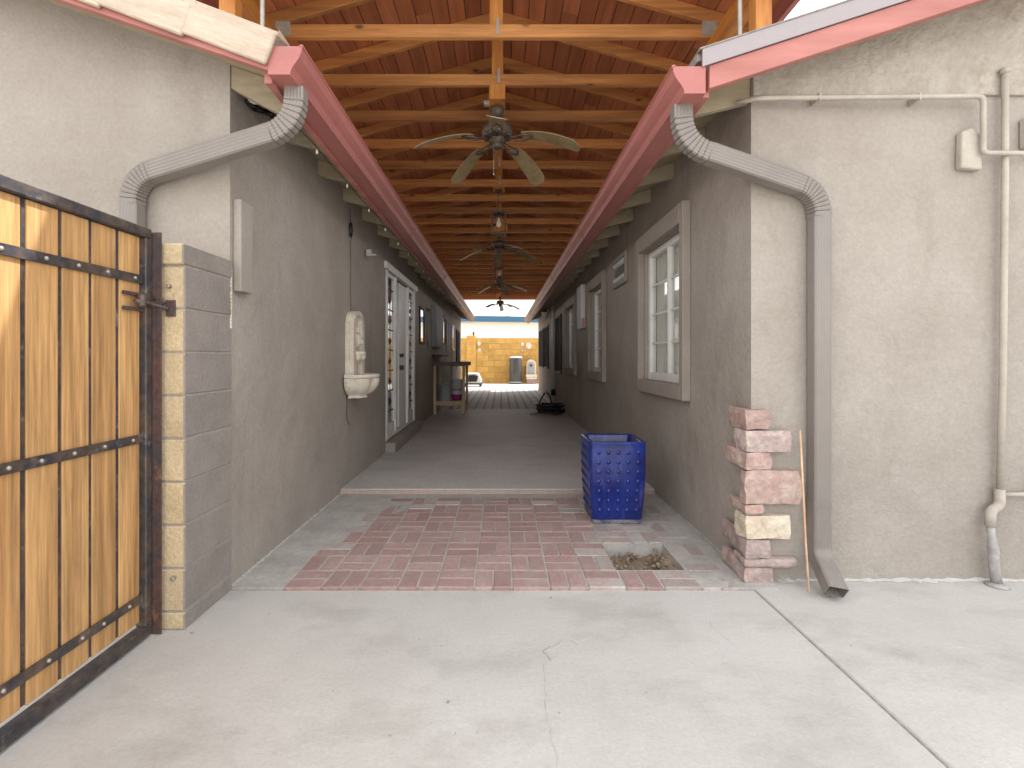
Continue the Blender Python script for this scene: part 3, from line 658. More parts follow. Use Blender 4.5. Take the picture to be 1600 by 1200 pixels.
# latch
lt = MB(); zL = 1.505
lt.box(GX + .001, GX + .012, 2.0, 2.11, zL + .025, zL + .04).box(GX + .001, GX + .012, 2.0, 2.11, zL - .04, zL - .025)
lt.build('latch_plate', 'steel_rust', gt, bevel=.001)
MB().tube([(GX + .03, 2.03, zL), (GX + .034, 2.10, zL - .002), (GX + .05, 2.16, zL - .012), (GX + .075, 2.175, zL - .02)], .009, 8).build('latch_bar', 'steel_dark', gt)
MB().lathe([(0, -.03), (.016, -.028), (.018, 0), (.016, .028), (0, .03)], (GX + .028, 2.075, zL + .005), 10).build('latch_barrel', 'steel_dark', gt)
MB().tube([(GX + .022, 2.16, zL + .02), (GX + .05, 2.165, zL + .022), (GX + .06, 2.165, zL)], .008, 8).build('latch_hook', 'steel_dark', gt)
MB().box(-1.542, -1.500, 2.178, 2.1885, zL - .055, zL + .02).build('strike_plate', 'steel_rust', gt, bevel=.002)

# ------------------------------------------------------------------ stone quoin on right corner
qn = thing('stone_quoin', 'stack of rough pink and cream stone veneer on the right house corner', 'stonework', (1.38, 2.65, 0))
CX, CY = 1.35, 2.622
stones = [(641, 671, 1137, 1203, 'stone_pink', .0), (671, 706, 1148, 1236, 'stone_purple', 0), (702, 734, 1132, 1207, 'stone_pink', .006), (735, 788, 1156, 1253, 'stone_pink', -.002),
          (785, 805, 1139, 1197, 'stone_pink', .004), (805, 843, 1148, 1236, 'stone_cream', 0), (842, 873, 1127, 1205, 'stone_purple', .012), (870, 887, 1146, 1245, 'stone_purple', .003), (887, 921, 1128, 1207, 'stone_purple', .01)]
ppm = F / CY
zprev = None
for si, (ya, yb, pl, prr, mt, sk) in enumerate(stones):
    rnd = random.Random(40 + si)
    z1 = EYE - (ya - VY) / ppm; z0 = EYE - (yb - VY) / ppm
    if zprev is not None: z1 = zprev - .007
    z0 = max(z0, .004); zprev = z0
    left_len = max(.06, CX * F / (pl - VX) - CY); right_len = max(.08, (prr - VX) / ppm - CX)
    # L outline in plan, outer corner at (CX,CY)
    out = []
    def ln2(a, b, n): 
        for i in range(n): out.append((a[0] + (b[0] - a[0]) * i / n, a[1] + (b[1] - a[1]) * i / n))
    xe = CX + right_len; yee = CY + left_len; bx = RW - .0015; by = RF - .0015
    ln2((CX, yee), (CX, CY), 5); ln2((CX, CY), (xe, CY), 7); ln2((xe, CY), (xe, by), 2); ln2((xe, by), (bx, by), 1); ln2((bx, by), (bx, yee), 1); ln2((bx, yee), (CX, yee), 2)
    nr = 5; mb = MB(); no = len(out); vs = []
    for r in range(nr):
        t = r / (nr - 1); zz = z0 + (z1 - z0) * t; ins = .006 * (abs(t - .5) * 2) ** 6
        for (x, y) in out:
            free_x = x < bx - .01 or x > bx + .02; d = Vector((noise.noise(Vector((x * 16, y * 16, zz * 16 + si * 9))), noise.noise(Vector((x * 16 + 5, y * 16, zz * 16 + si * 9))), noise.noise(Vector((x * 12, y * 12 + 8, zz * 3 + si)))))
            nx, ny, nz_ = x, y, zz
            if y < by - .001: ny = y + d.y * .012 + ins * (1 if y < CY + .005 else 0)
            if x < bx - .001: nx = x + d.x * .012 + ins * (1 if x < CX + .005 else 0)
            elif x > xe - .005 and y < by - .001: nx = x + d.x * .02 - ins
            nz_ += d.z * .007 * (1 if r in (0, nr - 1) else 0) + sk * max(0, (y - CY) / max(left_len, .01)) * (2.2)
            vs.append((nx, min(ny, by) if x > bx - .001 else ny, max(nz_, .003)))
    mb.add(vs, [(r * no + i, r * no + (i + 1) % no, (r + 1) * no + (i + 1) % no, (r + 1) * no + i) for r in range(nr - 1) for i in range(no)], 0, False)
    mb.add([vs[i] for i in range(no)], [tuple(range(no))]); mb.add([vs[(nr - 1) * no + i] for i in range(no)], [tuple(range(no))])
    mb.build('stone', mt, qn)
# crumbly mortar line where the right gable meets the slab
rm = MB(); rows_ = []
for i in range(90):
    x = 1.56 + i * .03; rows_ += [(x, RF - .0005, .002), (x, RF - .0005, .006 + .016 * random.random()), (x, RF - .006 - .03 * random.random() ** 2, .0035)]
rm.add(rows_, [(3 * i + k, 3 * i + (k + 1) % 3, 3 * i + 3 + (k + 1) % 3, 3 * i + 3 + k) for i in range(89) for k in range(3)])
rm.build('base_mortar', 'concrete', hr)
rows_ = []; rm = MB()
for i in range(100):
    y = RF + i * .017; rows_ += [(RW - .0005, y, .010), (RW - .0005, y, .018 + .008 * random.random()), (RW - .008 - .02 * random.random() ** 2, y, .0205)]
rm.add(rows_, [(3 * i + k, 3 * i + (k + 1) % 3, 3 * i + 3 + (k + 1) % 3, 3 * i + 3 + k) for i in range(99) for k in range(3)])
rm.build('base_mortar', 'concrete_old', hr)
rows_ = []; rm = MB()
for i in range(105):
    y = LF + i * .017; rows_ += [(LW + .0005, y, .010), (LW + .0005, y, .018 + .008 * random.random()), (LW + .008 + .02 * random.random() ** 2, y, .0155)]
rm.add(rows_, [(3 * i + k, 3 * i + (k + 1) % 3, 3 * i + 3 + (k + 1) % 3, 3 * i + 3 + k) for i in range(104) for k in range(3)])
rm.build('base_mortar', 'concrete_old', hl)
# leaning stick
st = MB().tube([at(1264, 926, 2.47), at(1259, 850, 2.52), at(1255, 770, 2.56), at(1250, 672, 2.605)], .0055, 8)
tag(st.build('bamboo_stick', 'bamboo'), 'thin bamboo stick leaning on the wall between the stone stack and downspout', 'stick')

# ------------------------------------------------------------------ blue planter
PXC, PYC, PZ = .872, 3.735, .021
pl = thing('glazed_planter', 'square cobalt blue glazed planter with raised studs on the brick floor', 'planter', (PXC, PYC, PZ))
def hw(t): return .184 + .027 * math.sin(min(1.12, t * 1.35) * math.pi / 2)
def ring(h, z, r=.03, n=4):
    pts = []
    for cx, cy, a0 in ((1, 1, 0), (-1, 1, 90), (-1, -1, 180), (1, -1, 270)):
        for k in range(n + 1):
            a = R(a0 + 90 * k / n); pts.append((PXC + cx * (h - r) + r * math.cos(a), PYC + cy * (h - r) + r * math.sin(a), PZ + z))
    return pts
mb = MB(); HH = .612; rows = [(hw(t / 14), HH * t / 14 * .985) for t in range(15)]
rows = [(.172, 0)] + rows[0:] + [(.211, HH * .99), (.210, HH), (.183, HH), (.178, HH - .015), (.165, .16)]
rg = [ring(h, z) for h, z in rows]; n = len(rg[0]); vs = [v for r_ in rg for v in r_]
mb.add(vs, [(i * n + j, i * n + (j + 1) % n, (i + 1) * n + (j + 1) % n, (i + 1) * n + j) for i in range(len(rg) - 1) for j in range(n)], 0, True)
mb.add(rg[0], [tuple(range(n))]); mb.add(rg[-1], [tuple(range(n))])
body = mb.build('body', 'glaze_blue', pl)
sd = MB()
for fc in range(4):
    for r_ in range(7):
        z = HH * (.875 - .118 * r_); h = hw(z / HH)
        for c_ in range(5):
            u = (-.38 + .19 * c_) * 2 * (h * .92); rr_ = .0165
            prof = [(rr_, 0), (rr_ * .9, .005), (rr_ * .55, .009), (0, .011)]
            for q, (r0, zz) in enumerate(prof[:-1]): pass
            o = len(sd.v); nn = 8
            for r0, zz in prof:
                for k in range(nn):
                    a = 2 * math.pi * k / nn; du = r0 * math.cos(a); dz = r0 * math.sin(a) * 1.15; dd = h - .002 + zz
                    p = {0: (PXC + u + du, PYC - dd), 1: (PXC + dd, PYC + u + du), 2: (PXC - u - du, PYC + dd), 3: (PXC - dd, PYC - u - du)}[fc]
                    sd.v.append((p[0], p[1], PZ + z + dz))
            for i in range(3):
                for k in range(nn): sd.f.append((o + i * nn + k, o + i * nn + (k + 1) % nn, o + (i + 1) * nn + (k + 1) % nn, o + (i + 1) * nn + k)); sd.mi.append(0); sd.sm.append(True)
tag(sd.build('studs', 'glaze_blue', pl), kind='stuff')
mb = MB(); rg = [ring(.1865, .001), ring(.1885, .03)]; mb.add(rg[0] + rg[1], [(j, (j + 1) % n, n + (j + 1) % n, n + j) for j in range(n)], 0, True); mb.build('foot_band', 'glaze_base', pl)

# ================================================================== PATIO COVER
pc = thing('patio_cover', 'orange stained timber roof cover with exposed trusses over the passage', 'patio cover', (0, 10, 0))
KX = -.035; EAVE = 1.96; CY0, CY1 = 2.73, 19.35
def zt(x): return 3.735 + .28 * (1.6 - abs(x - KX))     # lower edge of top chords
bc = MB().box(KX - 1.66, KX + 1.66, 0, .042, 3.632, 3.728).mesh('bottom_chord', ['wood_truss'], bevel=.003)
tcs = []
for s in (-1, 1):
    xa, xb = KX + s * .0205, KX + s * EAVE
    tcs.append(MB().prism([(xa, zt(xa)), (xb, zt(xb)), (xb, zt(xb) + .098), (xa, zt(xa) + .098)], 'y', .001, .041).mesh('top_chord', ['wood_truss'], bevel=.003))
kp = MB().box(KX - .05, KX + .05, .044, .084, 3.70, zt(KX) + .06).mesh('king_post', ['wood_post'], bevel=.003)
def plate(x0, x1, z0, z1):
    mb = MB().box(x0, x1, -.0035, -.0005, z0, z1)
    n = max(2, int((x1 - x0) / .018))
    for i in range(n): mb.box(x0 + (x1 - x0) * (i + .3) / n, x0 + (x1 - x0) * (i + .7) / n, -.006, -.0035, z0 + .006, z1 - .006)
    return mb.mesh('gusset_plate', ['galvanised'])
gps = [plate(KX + 1.52, KX + 1.63, 3.64, 3.745), plate(KX - 1.63, KX - 1.52, 3.64, 3.745), plate(KX + .0, KX + .022, 3.655, 3.77)]
ty = [2.90 + .605 * i for i in range(28)]
ty = [t for t in ty if t < CY1 - .1]
for t in ty:
    tr = link('truss', bc, pc); tr.location = (random.uniform(-.006, .006), t + random.uniform(-.012, .012), random.uniform(-.004, .002))
    for me in tcs + [kp] + gps:
        o = bpy.data.objects.new(me.name.split('.')[0], me); C.objects.link(o); o.parent = tr
# ceiling boards along the passage, on both slopes
bw = .1345; nb = 15
for s in (-1, 1):
    for i in range(nb):
        xa = KX + s * (.004 + i * bw); xb = KX + s * (i * bw + bw - .003)
        def q(x): return zt(x) + .0985
        cuts = [CY0] + [CY0 + 1.2 + 4.27 * k + (1.22 * (i * 3 % 4)) for k in range(-1, 5)]
        cuts = [c for c in cuts if CY0 <= c < CY1 - .5] + [CY1]
        cuts = sorted(set(cuts)); cuts = [c for k, c in enumerate(cuts) if k == 0 or c - cuts[k - 1] > .5]; cuts[-1] = CY1
        for k in range(len(cuts) - 1):
            j = random.uniform(0, .0015)
            MB().prism([(xa, q(xa) + j), (xb, q(xb) + j), (xb, q(xb) + .019), (xa, q(xa) + .019)], 'y', cuts[k] + .001, cuts[k + 1] - .001).build('ceiling_board', 'wood_ceiling', pc)
for s in (-1, 1):
    xa, xb = KX, KX + s * (EAVE + .08)
    MB().prism([(xa, zt(xa) + .13), (xb, zt(xb) + .13), (xb, zt(xb) + .165), (xa, zt(xa) + .165)], 'y', CY0 - .03, CY1 + .03).build('roof', 'roof_shingle', pc)
    x0, x1 = sorted((KX + s * (EAVE + .001), KX + s * (EAVE + .04)))
    MB().box(x0, x1, CY0, CY1, zt(KX + EAVE) - .03, zt(KX + EAVE) + .118).build('eave_fascia', 'fascia_red', pc, bevel=.003)
    MB().prism([(xa, zt(xa) + .0), (KX + s * EAVE, zt(KX + EAVE)), (KX + s * EAVE, zt(KX + EAVE) + .128), (xa, zt(xa) + .128)], 'y', CY0 - .042, CY0 - .001).build('rake_fascia', 'fascia_red', pc, bevel=.003)
    x0, x1 = sorted((KX + s * 1.58, KX + s * 1.67))
    MB().box(x0, x1, CY0 + .02, CY1 - .02, 3.49, 3.631).build('beam', 'wood_beam', pc, bevel=.004)
    for yy in (2.93, 6.6, 10.3, 14.0, 17.7):
        xc = KX + s * 1.635; f = zr if s > 0 else zl
        zb = min(f(xc - .05), f(xc + .05)) + .1
        MB().box(xc - .049, xc + .049, yy - .045, yy + .045, zb, 3.489).build('post', 'wood_post', pc, bevel=.004)
    xc = s * 1.485
    tag(MB().tube([(xc, 2.95, (zr if s > 0 else zl)(xc) + .08), (xc, 2.95, 3.62), (xc, 2.97, 3.78)], .014, 8).build('conduit', 'galvanised'), 'grey steel conduit rising off the %s roof to the timber cover' % ('right' if s > 0 else 'left'), 'pipe')

# ------------------------------------------------------------------ ceiling fans
def make_fan():
    r = thing('ceiling_fan', '', 'ceiling fan', (0, 0, 0), 'ceiling fans under the timber cover')
    MB().box(-.07, .07, -.16, .16, .30, .43).build('mounting_block', 'wood_post', r, bevel=.004)
    MB().lathe([(0, .298), (.062, .298), (.066, .285), (.064, .25), (.05, .225), (.03, .205), (.018, .20), (.018, .17)], (0, 0, 0), 20).build('canopy', 'fan_metal', r)
    MB().lathe([(.016, .23), (.016, .12)], (0, 0, 0), 12).build('downrod', 'fan_metal', r)
    mh = MB().lathe([(.018, .165), (.06, .160), (.112, .145), (.135, .12), (.14, .09), (.138, .065), (.12, .04), (.1, .03), (.06, .022), (0, .022)], (0, 0, 0), 28)
    for k in range(12):
        a = k * math.pi / 6; mh.lathe([(0, .028), (.016, .034), (.018, .046), (.012, .056), (0, .06)], (.118 * math.cos(a), .118 * math.sin(a), -.005), 6)
    mh.build('motor_housing', 'fan_metal', r)
    MB().lathe([(.07, .024), (.075, .01), (.05, -.002), (.052, -.03), (.058, -.05), (.05, -.066), (.02, -.073), (0, -.075)], (0, 0, 0), 20).build('switch_housing', 'fan_metal', r)
    for k in range(5):
        a = R(270 + 72 * k); ca, sa = math.cos(a), math.sin(a)
        # blade: paddle outline, drooping towards the tip, pitched
        mb = MB(); N_ = 12; vs = []; pitch = -.2
        for i in range(N_ + 1):
            t = i / N_; rad = .235 + .505 * t; wd = (.050 + .030 * math.sin(min(1, t * 1.15) * math.pi * .5)) * (1 if t < .9 else math.sqrt(max(.05, 1 - ((t - .9) / .1) ** 2 * .75)))
            zz = .012 - .175 * t ** 1.6
            for e, sgn in ((0, -1), (0, 1), (1, 1), (1, -1)):
                v = sgn * wd; vs.append((rad * ca - v * sa, rad * sa + v * ca, zz + v * pitch + (.007 if e else 0)))
        fs = []
        for i in range(N_):
            for q in range(4): fs.append((i * 4 + q, i * 4 + (q + 1) % 4, i * 4 + 4 + (q + 1) % 4, i * 4 + 4 + q))
        fs += [(3, 2, 1, 0), tuple(N_ * 4 + q for q in range(4))]
        bl = mb.add(vs, fs).build('blade', 'fan_blade', r)
        ir = MB()
        for s in (-1, 1):
            pts = []
            for rad, v, z in ((.075, .008 * s, .018), (.14, .014 * s, .008), (.19, .034 * s, -.004), (.24, .044 * s, -.003), (.29, .03 * s, -.002), (.325, .004 * s, -.006)):
                pts.append((rad * ca - v * sa, rad * sa + v * ca, z + v * pitch))
            ir.tube(pts, .0075, 6)
        ir.build('blade_iron', 'fan_metal', bl)
    MB().tube([(-.03, -.03, -.06), (-.032, -.032, -.30)], .002, 5).build('pull_chain', 'galvanised', r)
    MB().lathe([(0, -.02), (.006, -.016), (.006, 0), (0, .004)], (-.032, -.032, -.30), 6).build('chain_pull', 'galvanised', r)
    return r
fan = make_fan()
fans = [(4.28, 'ceiling fan nearest the viewer, its bronze housing and droopy blades seen large', 0), (8.55, 'second ceiling fan from the front, just behind the first caged lantern', 40), (12.8, 'third ceiling fan from the front, behind the second caged lantern', 18), (17.3, 'farthest ceiling fan, dark against the pale sky at the open end', 31)]
zf = 3.215
for i, (yy, lb, rz) in enumerate(fans):
    o = fan if i == 0 else copy_tree(fan)
    o.location = (KX, yy, zf); o.rotation_euler = (0, 0, R(rz)); o['label'] = lb
# electrical clip beside the first fan
tag(MB().box(-.155, -.10, 4.22, 4.27, 3.52, 3.555).add([], []).build('junction_box', 'galvanised', bevel=.004), 'small grey metal box beside the nearest fan canopy', 'electrical box')
# ------------------------------------------------------------------ caged lanterns
def make_lantern():
    r = thing('caged_lantern', '', 'lantern', (0, 0, 0), 'caged lanterns hung between the fans')
    MB().box(-.09, .09, -.09, .09, .40, .49).build('mounting_block', 'wood_post', r, bevel=.004)
    MB().lathe([(0, .399), (.055, .399), (.05, .38), (.012, .37), (0, .37)], (0, 0, 0), 14).build('ceiling_plate', 'fan_metal', r)
    ch = MB()
    for k in range(12):
        z = .365 - k * .024; d = .006
        pts = [(d * math.cos(a) if k % 2 else 0, 0 if k % 2 else d * math.cos(a), z + .016 * math.sin(a)) for a in [2 * math.pi * q / 8 for q in range(9)]]
        ch.tube(pts, .0022, 5)
    ch.build('chain', 'fan_metal', r)
    fr = MB(); hwid = .095
    for sx in (-1, 1):
        for sy in (-1, 1): fr.box(sx * hwid - .010, sx * hwid + .010, sy * hwid - .010, sy * hwid + .010, -.24, .05)
    for z in (-.25, .05):
        fr.box(-.108, .108, -.108, -.085, z, z + .022).box(-.108, .108, .085, .108, z, z + .022).box(-.108, -.085, -.0845, .0845, z, z + .022).box(.085, .108, -.0845, .0845, z, z + .022)
    fr.build('cage', 'fan_metal', r, bevel=.002)
    MB().lathe([(.105, .0725), (.06, .085), (.02, .098), (0, .10)], (0, 0, 0), 4, a0=R(45), a1=R(405)).build('roof', 'fan_metal', r)
    MB().lathe([(.0, .07), (.016, .07), (.018, .0), (0, 0)], (0, 0, 0), 10).build('socket', 'fan_metal', r)
    MB().lathe([(.013, 0), (.018, -.03), (.034, -.075), (.038, -.10), (.03, -.125), (0, -.14)], (0, 0, 0), 14).build('bulb', 'bulb', r)
    return r
la = make_lantern()
for i, (yy, lb) in enumerate(((6.9, 'black caged lantern with clear bulb hanging in front of the second fan'), (11.0, 'farther of the two caged lanterns, hanging in front of the third fan'))):
    o = la if i == 0 else copy_tree(la); o.location = (KX, yy, 3.30); o['label'] = lb

# ------------------------------------------------------------------ wall fountain on left wall
fo = thing('wall_fountain', 'cream cast stone wall fountain with scalloped basin on the left wall', 'fountain', (LW, 4.66, .9))
fy0, fy1 = 4.47, 4.83; fc = (fy0 + fy1) / 2; fx = LW + .085
arch = [(fy0, 1.10), (fy0, 1.60)] + [(fc - .165 * math.cos(R(a)), 1.615 + .105 * math.sin(R(a))) for a in range(0, 181, 15)] + [(fy1, 1.60), (fy1, 1.10)]
inn = [(fc - .10, 1.12), (fc - .10, 1.52)] + [(fc - .10 * math.cos(R(a)), 1.52 + .10 * math.sin(R(a))) for a in range(15, 180, 15)] + [(fc + .10, 1.52), (fc + .10, 1.12)]
MB().prism(arch, 'x', LW + .001, LW + .045).build('back_panel', 'fountain_stone', fo, bevel=.006)
# raised border in front, open in the middle
bd = MB()
bd.box(LW + .0455, fx, fy0, fc - .10, 1.10, 1.60).box(LW + .0455, fx, fc + .10, fy1, 1.10, 1.60)
n = 12
for i in range(n):
    a0, a1 = R(180 * i / n), R(180 * (i + 1) / n)
    def o_(a): return (fc - .165 * math.cos(a), 1.6005 + .12 * math.sin(a))
    def i_(a): return (fc - .10 * math.cos(a), 1.53 + .08 * math.sin(a) + .07)
    bd.prism([o_(a0), o_(a1), i_(a1), i_(a0)], 'x', LW + .0455, fx)
bd.build('border', 'fountain_stone', fo)
mk_ = MB(); mk_.lathe([(0, -.07), (.03, -.06), (.045, -.02), (.05, .02), (.035, .06), (0, .075)], (LW + .06, fc, 1.43), 12, squash=.9); mk_.lathe([(0, -.025), (.02, -.018), (.024, 0), (.016, .02), (0, .025)], (LW + .105, fc, 1.415), 8)
mk_.lathe([(0, -.03), (.03, -.01), (.03, .01), (0, .03)], (LW + .065, fc, 1.53), 8); mk_.build('spout_mask', 'fountain_stone', fo)
def halfbowl(name, ctr, rad, ztop, depth, lobes, sq):
    mb = MB()
    pr = [(rad * .86, 0), (rad * .9, .0), (rad * 1.0, .0), (rad * 1.01, -.014), (rad * 1.0, -.03), (rad * .955, -.036)]
    lo = MB().lathe([(rad * .84, -.04), (rad * .87, .0), (rad * 1.0, .0), (rad * 1.012, -.012), (rad * 1.0, -.034), (rad * .955, -.04)], (LW + .02, ctr, ztop), 32, R(-90), R(90), squash=sq)
    o1 = lo.build(name, 'fountain_stone', fo)
    bw_ = MB().lathe([(rad * .95 * k, -.04 - depth * d) for k, d in ((1, 0), (1.0, .12), (.97, .35), (.88, .6), (.72, .82), (.52, .95), (.5, 1.0), (.55, 1.04), (.55, 1.12), (0, 1.12))], (LW + .02, ctr, ztop), 36, R(-90), R(90), squash=sq, lobes=8, lobamp=.16)
    bw_.build('bowl', 'fountain_stone', o1)
    MB().lathe([(rad * .86, -.035), (0, -.035)], (LW + .02, ctr, ztop), 24, R(-90), R(90), squash=sq).build('inner_surface', 'fountain_stone', o1)
halfbowl('basin', fc, .255, 1.105, .17, 6, 1.0)
halfbowl('upper_bowl', fc, .125, 1.325, .07, 5, .85)
cp = [at(547, 617, 4.5), at(546, 632, 4.52), at(549, 645, 4.52), at(548, 656, 4.52), at(556, 663, 4.6)]
for p in cp: p.x = LW + .006
tag(MB().tube(cp, .003, 6).build('fountain_cord', 'black_rubber'), 'thin dark cord hanging under the cream wall fountain', 'cord')

# ------------------------------------------------------------------ left eave details
cb = MB(); hx_ = LW + .012
tag(MB().tube([(hx_, 4.6, 2.72), (hx_, 4.6, 2.62), (hx_ + .01, 4.62, 2.5), (hx_, 4.6, 2.35), (hx_, 4.62, 2.2), (hx_, 4.61, 2.0), (hx_, 4.62, 1.72)], .0025, 6).build('hanging_cable', 'black_rubber'), 'dark cable hanging down the left wall above the fountain', 'cable')
lp = []
for k in range(60):
    a = k * .62; lp.append((hx_ + .012 + .006 * math.sin(k), 4.58 + .035 * math.cos(a), 2.50 + .07 * math.sin(a)))
tag(MB().tube(lp, .0035, 5).build('cable_bundle', 'black_rubber'), 'tangled bundle of cable under the left eave', 'cable')
tag(MB().box(LW + .02, LW + .075, 5.1, 5.15, 2.36, 2.43).box(LW + .075, LW + .125, 5.1, 5.15, 2.36, 2.385).build('motion_sensor', 'vent_white', bevel=.006), 'small pale sensor hanging under the left eave', 'sensor')
sg = thing('string_lights', 'string of tiny bulbs along the underside of the left eave', 'string lights', (-1.2, 3, 2.6))
pts = []
yy = 2.75
while yy < 12:
    pts.append((-1.185, yy, 2.615 - (.012 if int(yy * 4) % 2 else 0))); yy += .3
MB().tube(pts, .003, 5).build('wire', 'black_rubber', sg)
bl_ = MB().lathe([(0, .016), (.006, .016), (.008, 0), (.006, -.012), (0, -.015)], (0, 0, 0), 8).mesh('bulb', ['bulb'])
for i, p in enumerate(pts):
    if i % 2: o = link('bulb', bl_, sg); o.location = (p[0], p[1], p[2] - .03)
# wires and PVC stub in the open soffit
pv2 = rounded([at(385, 140, 2.72), at(392, 158, 2.72), at(402, 160, 2.75), at(404, 150, 2.9)], .02, 4)
tag(MB().tube(pv2, .014, 10).build('pvc_elbow', 'bulb'), 'short pale plastic pipe elbow tucked under the left eave corner', 'pipe')
rnd = random.Random(3)
wb = MB()
for k in range(7):
    p0 = at(372 + rnd.uniform(0, 20), 150 + rnd.uniform(-2, 8), 2.72); p1 = at(412 + rnd.uniform(-8, 12), 168 + rnd.uniform(-8, 10), 2.85); p2 = at(436 + rnd.uniform(-8, 4), 188 + rnd.uniform(-6, 6), 3.0)
    wb.tube([p0, (p0 + p1) / 2 + Vector((0, 0, rnd.uniform(-.03, .01))), p1, (p1 + p2) / 2 + Vector((0, 0, rnd.uniform(-.02, .02))), p2], .006, 6)
tag(wb.build('wire_bundle', 'black_rubber'), 'dark wires bunched in the open soffit at the left house corner', 'cable')
sj = MB(); p = at(432, 182, 2.8); sj.box(p.x - .03, p.x + .03, 2.8, 2.86, p.z - .035, p.z + .03)
tag(sj.build('cable_box', 'black_rubber', bevel=.008), 'black cable box in the soffit beside the left downspout', 'electrical box')

# ------------------------------------------------------------------ right wall: vent, white panel, lamp, pipe
vn = thing('wall_vent', 'framed ornate vent high on the right wall between two windows', 'vent', (RW, 5.6, 2.28))
X = RW; a, b, c, d = 5.26, 5.90, 2.11, 2.46
MB().box(X - .035, X - .0005, a, a + .05, c, d).box(X - .035, X - .0005, b - .05, b, c, d).box(X - .035, X - .0005, a + .0505, b - .0505, c, c + .045).box(X - .035, X - .0005, a + .0505, b - .0505, d - .045, d).build('frame', 'trim_stucco', vn, bevel=.006)
MB().box(X - .012, X - .001, a + .051, b - .051, c + .046, d - .046).build('backing', 'vent_white', vn)
MB().box(X - .02, X - .0125, a + .10, b - .10, c + .125, d - .125).build('screen', 'steel_dark', vn)
for zz in (c + .085, d - .085):
    for k in range(5): 
        sc_ = MB().lathe([(0, -.03), (.03, -.02), (.034, 0), (.03, .02), (0, .03)], (X - .014, a + .11 + k * .105, zz), 8); sc_.build('scroll', 'vent_white', vn)
wp = thing('meter_panel', 'white metal panel box on the right wall between the second and third windows', 'electrical box', (RW, 8.1, 1.76))
MB().box(RW - .075, RW - .0005, 7.92, 8.34, 1.77, 2.50).build('case', 'white_paint', wp, bevel=.01)
MB().box(RW - .083, RW - .0755, 7.94, 8.32, 1.79, 2.48).build('panel_door', 'vent_white', wp, bevel=.003)
MB().box(RW - .07, RW - .02, 7.913, 7.9195, 1.78, 1.93).build('sticker', 'sign_pink', wp)
lm = thing('wall_lantern', 'dark metal wall lantern with pale glass far down the right wall', 'lamp', (RW, 13.2, 2.4))
MB().box(RW - .03, RW - .0005, 13.12, 13.28, 2.32, 2.62).build('back_plate', 'dark_frame', lm, bevel=.006)
MB().tube([(RW - .03, 13.2, 2.58), (RW - .12, 13.2, 2.66), (RW - .2, 13.2, 2.62)], .014, 8).build('arm', 'dark_frame', lm)
MB().lathe([(0, .12), (.06, .09), (.11, .05), (.10, .045)], (RW - .2, 13.2, 2.5), 6).build('hood', 'dark_frame', lm)
MB().lathe([(.09, .045), (.05, -.16), (0, -.17)], (RW - .2, 13.2, 2.5), 6).build('glass_shade', 'bulb', lm)
dp = thing('downpipe', 'pale downpipe far down the right wall with black boot', 'downspout', (RW - .07, 12.35, 0))
MB().tube([(RW - .06, 12.35, 2.62), (RW - .06, 12.35, 1.4), (RW - .06, 12.35, .45)], .042, 10).build('pipe', 'bucket_white', dp)
MB().tube([(RW - .06, 12.35, .45), (RW - .06, 12.35, .3)], .06, 10).build('boot', 'black_rubber', dp)
MB().tube([(RW - .06, 12.35, .3), (RW - .06, 12.33, .18), (RW - .12, 12.25, .09)], .045, 10).build('outlet', 'bucket_grey', dp)
# hose coil with a loop standing up
hs = thing('garden_hose', 'coiled black hose on the concrete by the right wall', 'hose', (1.0, 10.25, .055))
pts = []
for k in range(150):
    a = k * .27; r_ = .26 + .05 * math.sin(k * .37) + .04 * math.sin(k * .11); pts.append((1.05 + r_ * 1.0 * math.cos(a), 10.3 + r_ * .85 * math.sin(a), .085 + .0012 * k + .012 * math.sin(k * .9)))
MB().tube(pts, .02, 8).build('coil', 'black_rubber', hs)
MB().tube([(.83, 10.2, .1), (.78, 10.18, .2), (.86, 10.22, .38), (.93, 10.25, .50), (.99, 10.28, .52), (1.06, 10.32, .44), (1.12, 10.36, .2)], .017, 8).build('loop', 'black_rubber', hs)
MB().tube([(.62, 10.1, .075), (.7, 10.13, .08), (.76, 10.16, .09)], .024, 8).build('nozzle', 'galvanised', hs)
MB().lathe([(0, -.025), (.02, -.02), (.025, 0), (.02, .02), (0, .025)], (.965, 10.24, .53), 8).build('coupling', 'galvanised', hs)

# ------------------------------------------------------------------ potting bench, buckets, sticks
bn = thing('potting_bench', 'tall wooden bench with dark top and low shelf against the left wall', 'bench', (-1.1, 10.6, .055))
x0, x1, y0, y1 = -1.445, -.80, 10.1, 11.1; zb = .056
MB().box(x0 - .02, x1 + .09, y0 - .04, y1 + .04, 1.095, 1.185).build('bench_top', 'bench_top', bn, bevel=.01)
for x in (x0 + .03, x1):
    for y in (y0 + .03, y1 - .03): MB().box(x - .028, x + .028, y - .028, y + .028, zb, 1.094).build('leg', 'bench_wood', bn, bevel=.004)
MB().box(x0, x1 + .03, y0, y0 + .028 - .027, .255, .345).build('rail', 'bench_wood', bn)
for k in range(4):
    xa = x0 + .061 + k * .135; MB().box(xa, xa + .125, y0 + .062, y1 - .062, .30, .325).build('shelf_board', 'bench_wood', bn, bevel=.003)
MB().box(x1 - .02, x1 + .02, y0 + .06, y1 - .06, .25, .299).build('rail', 'bench_wood', bn)
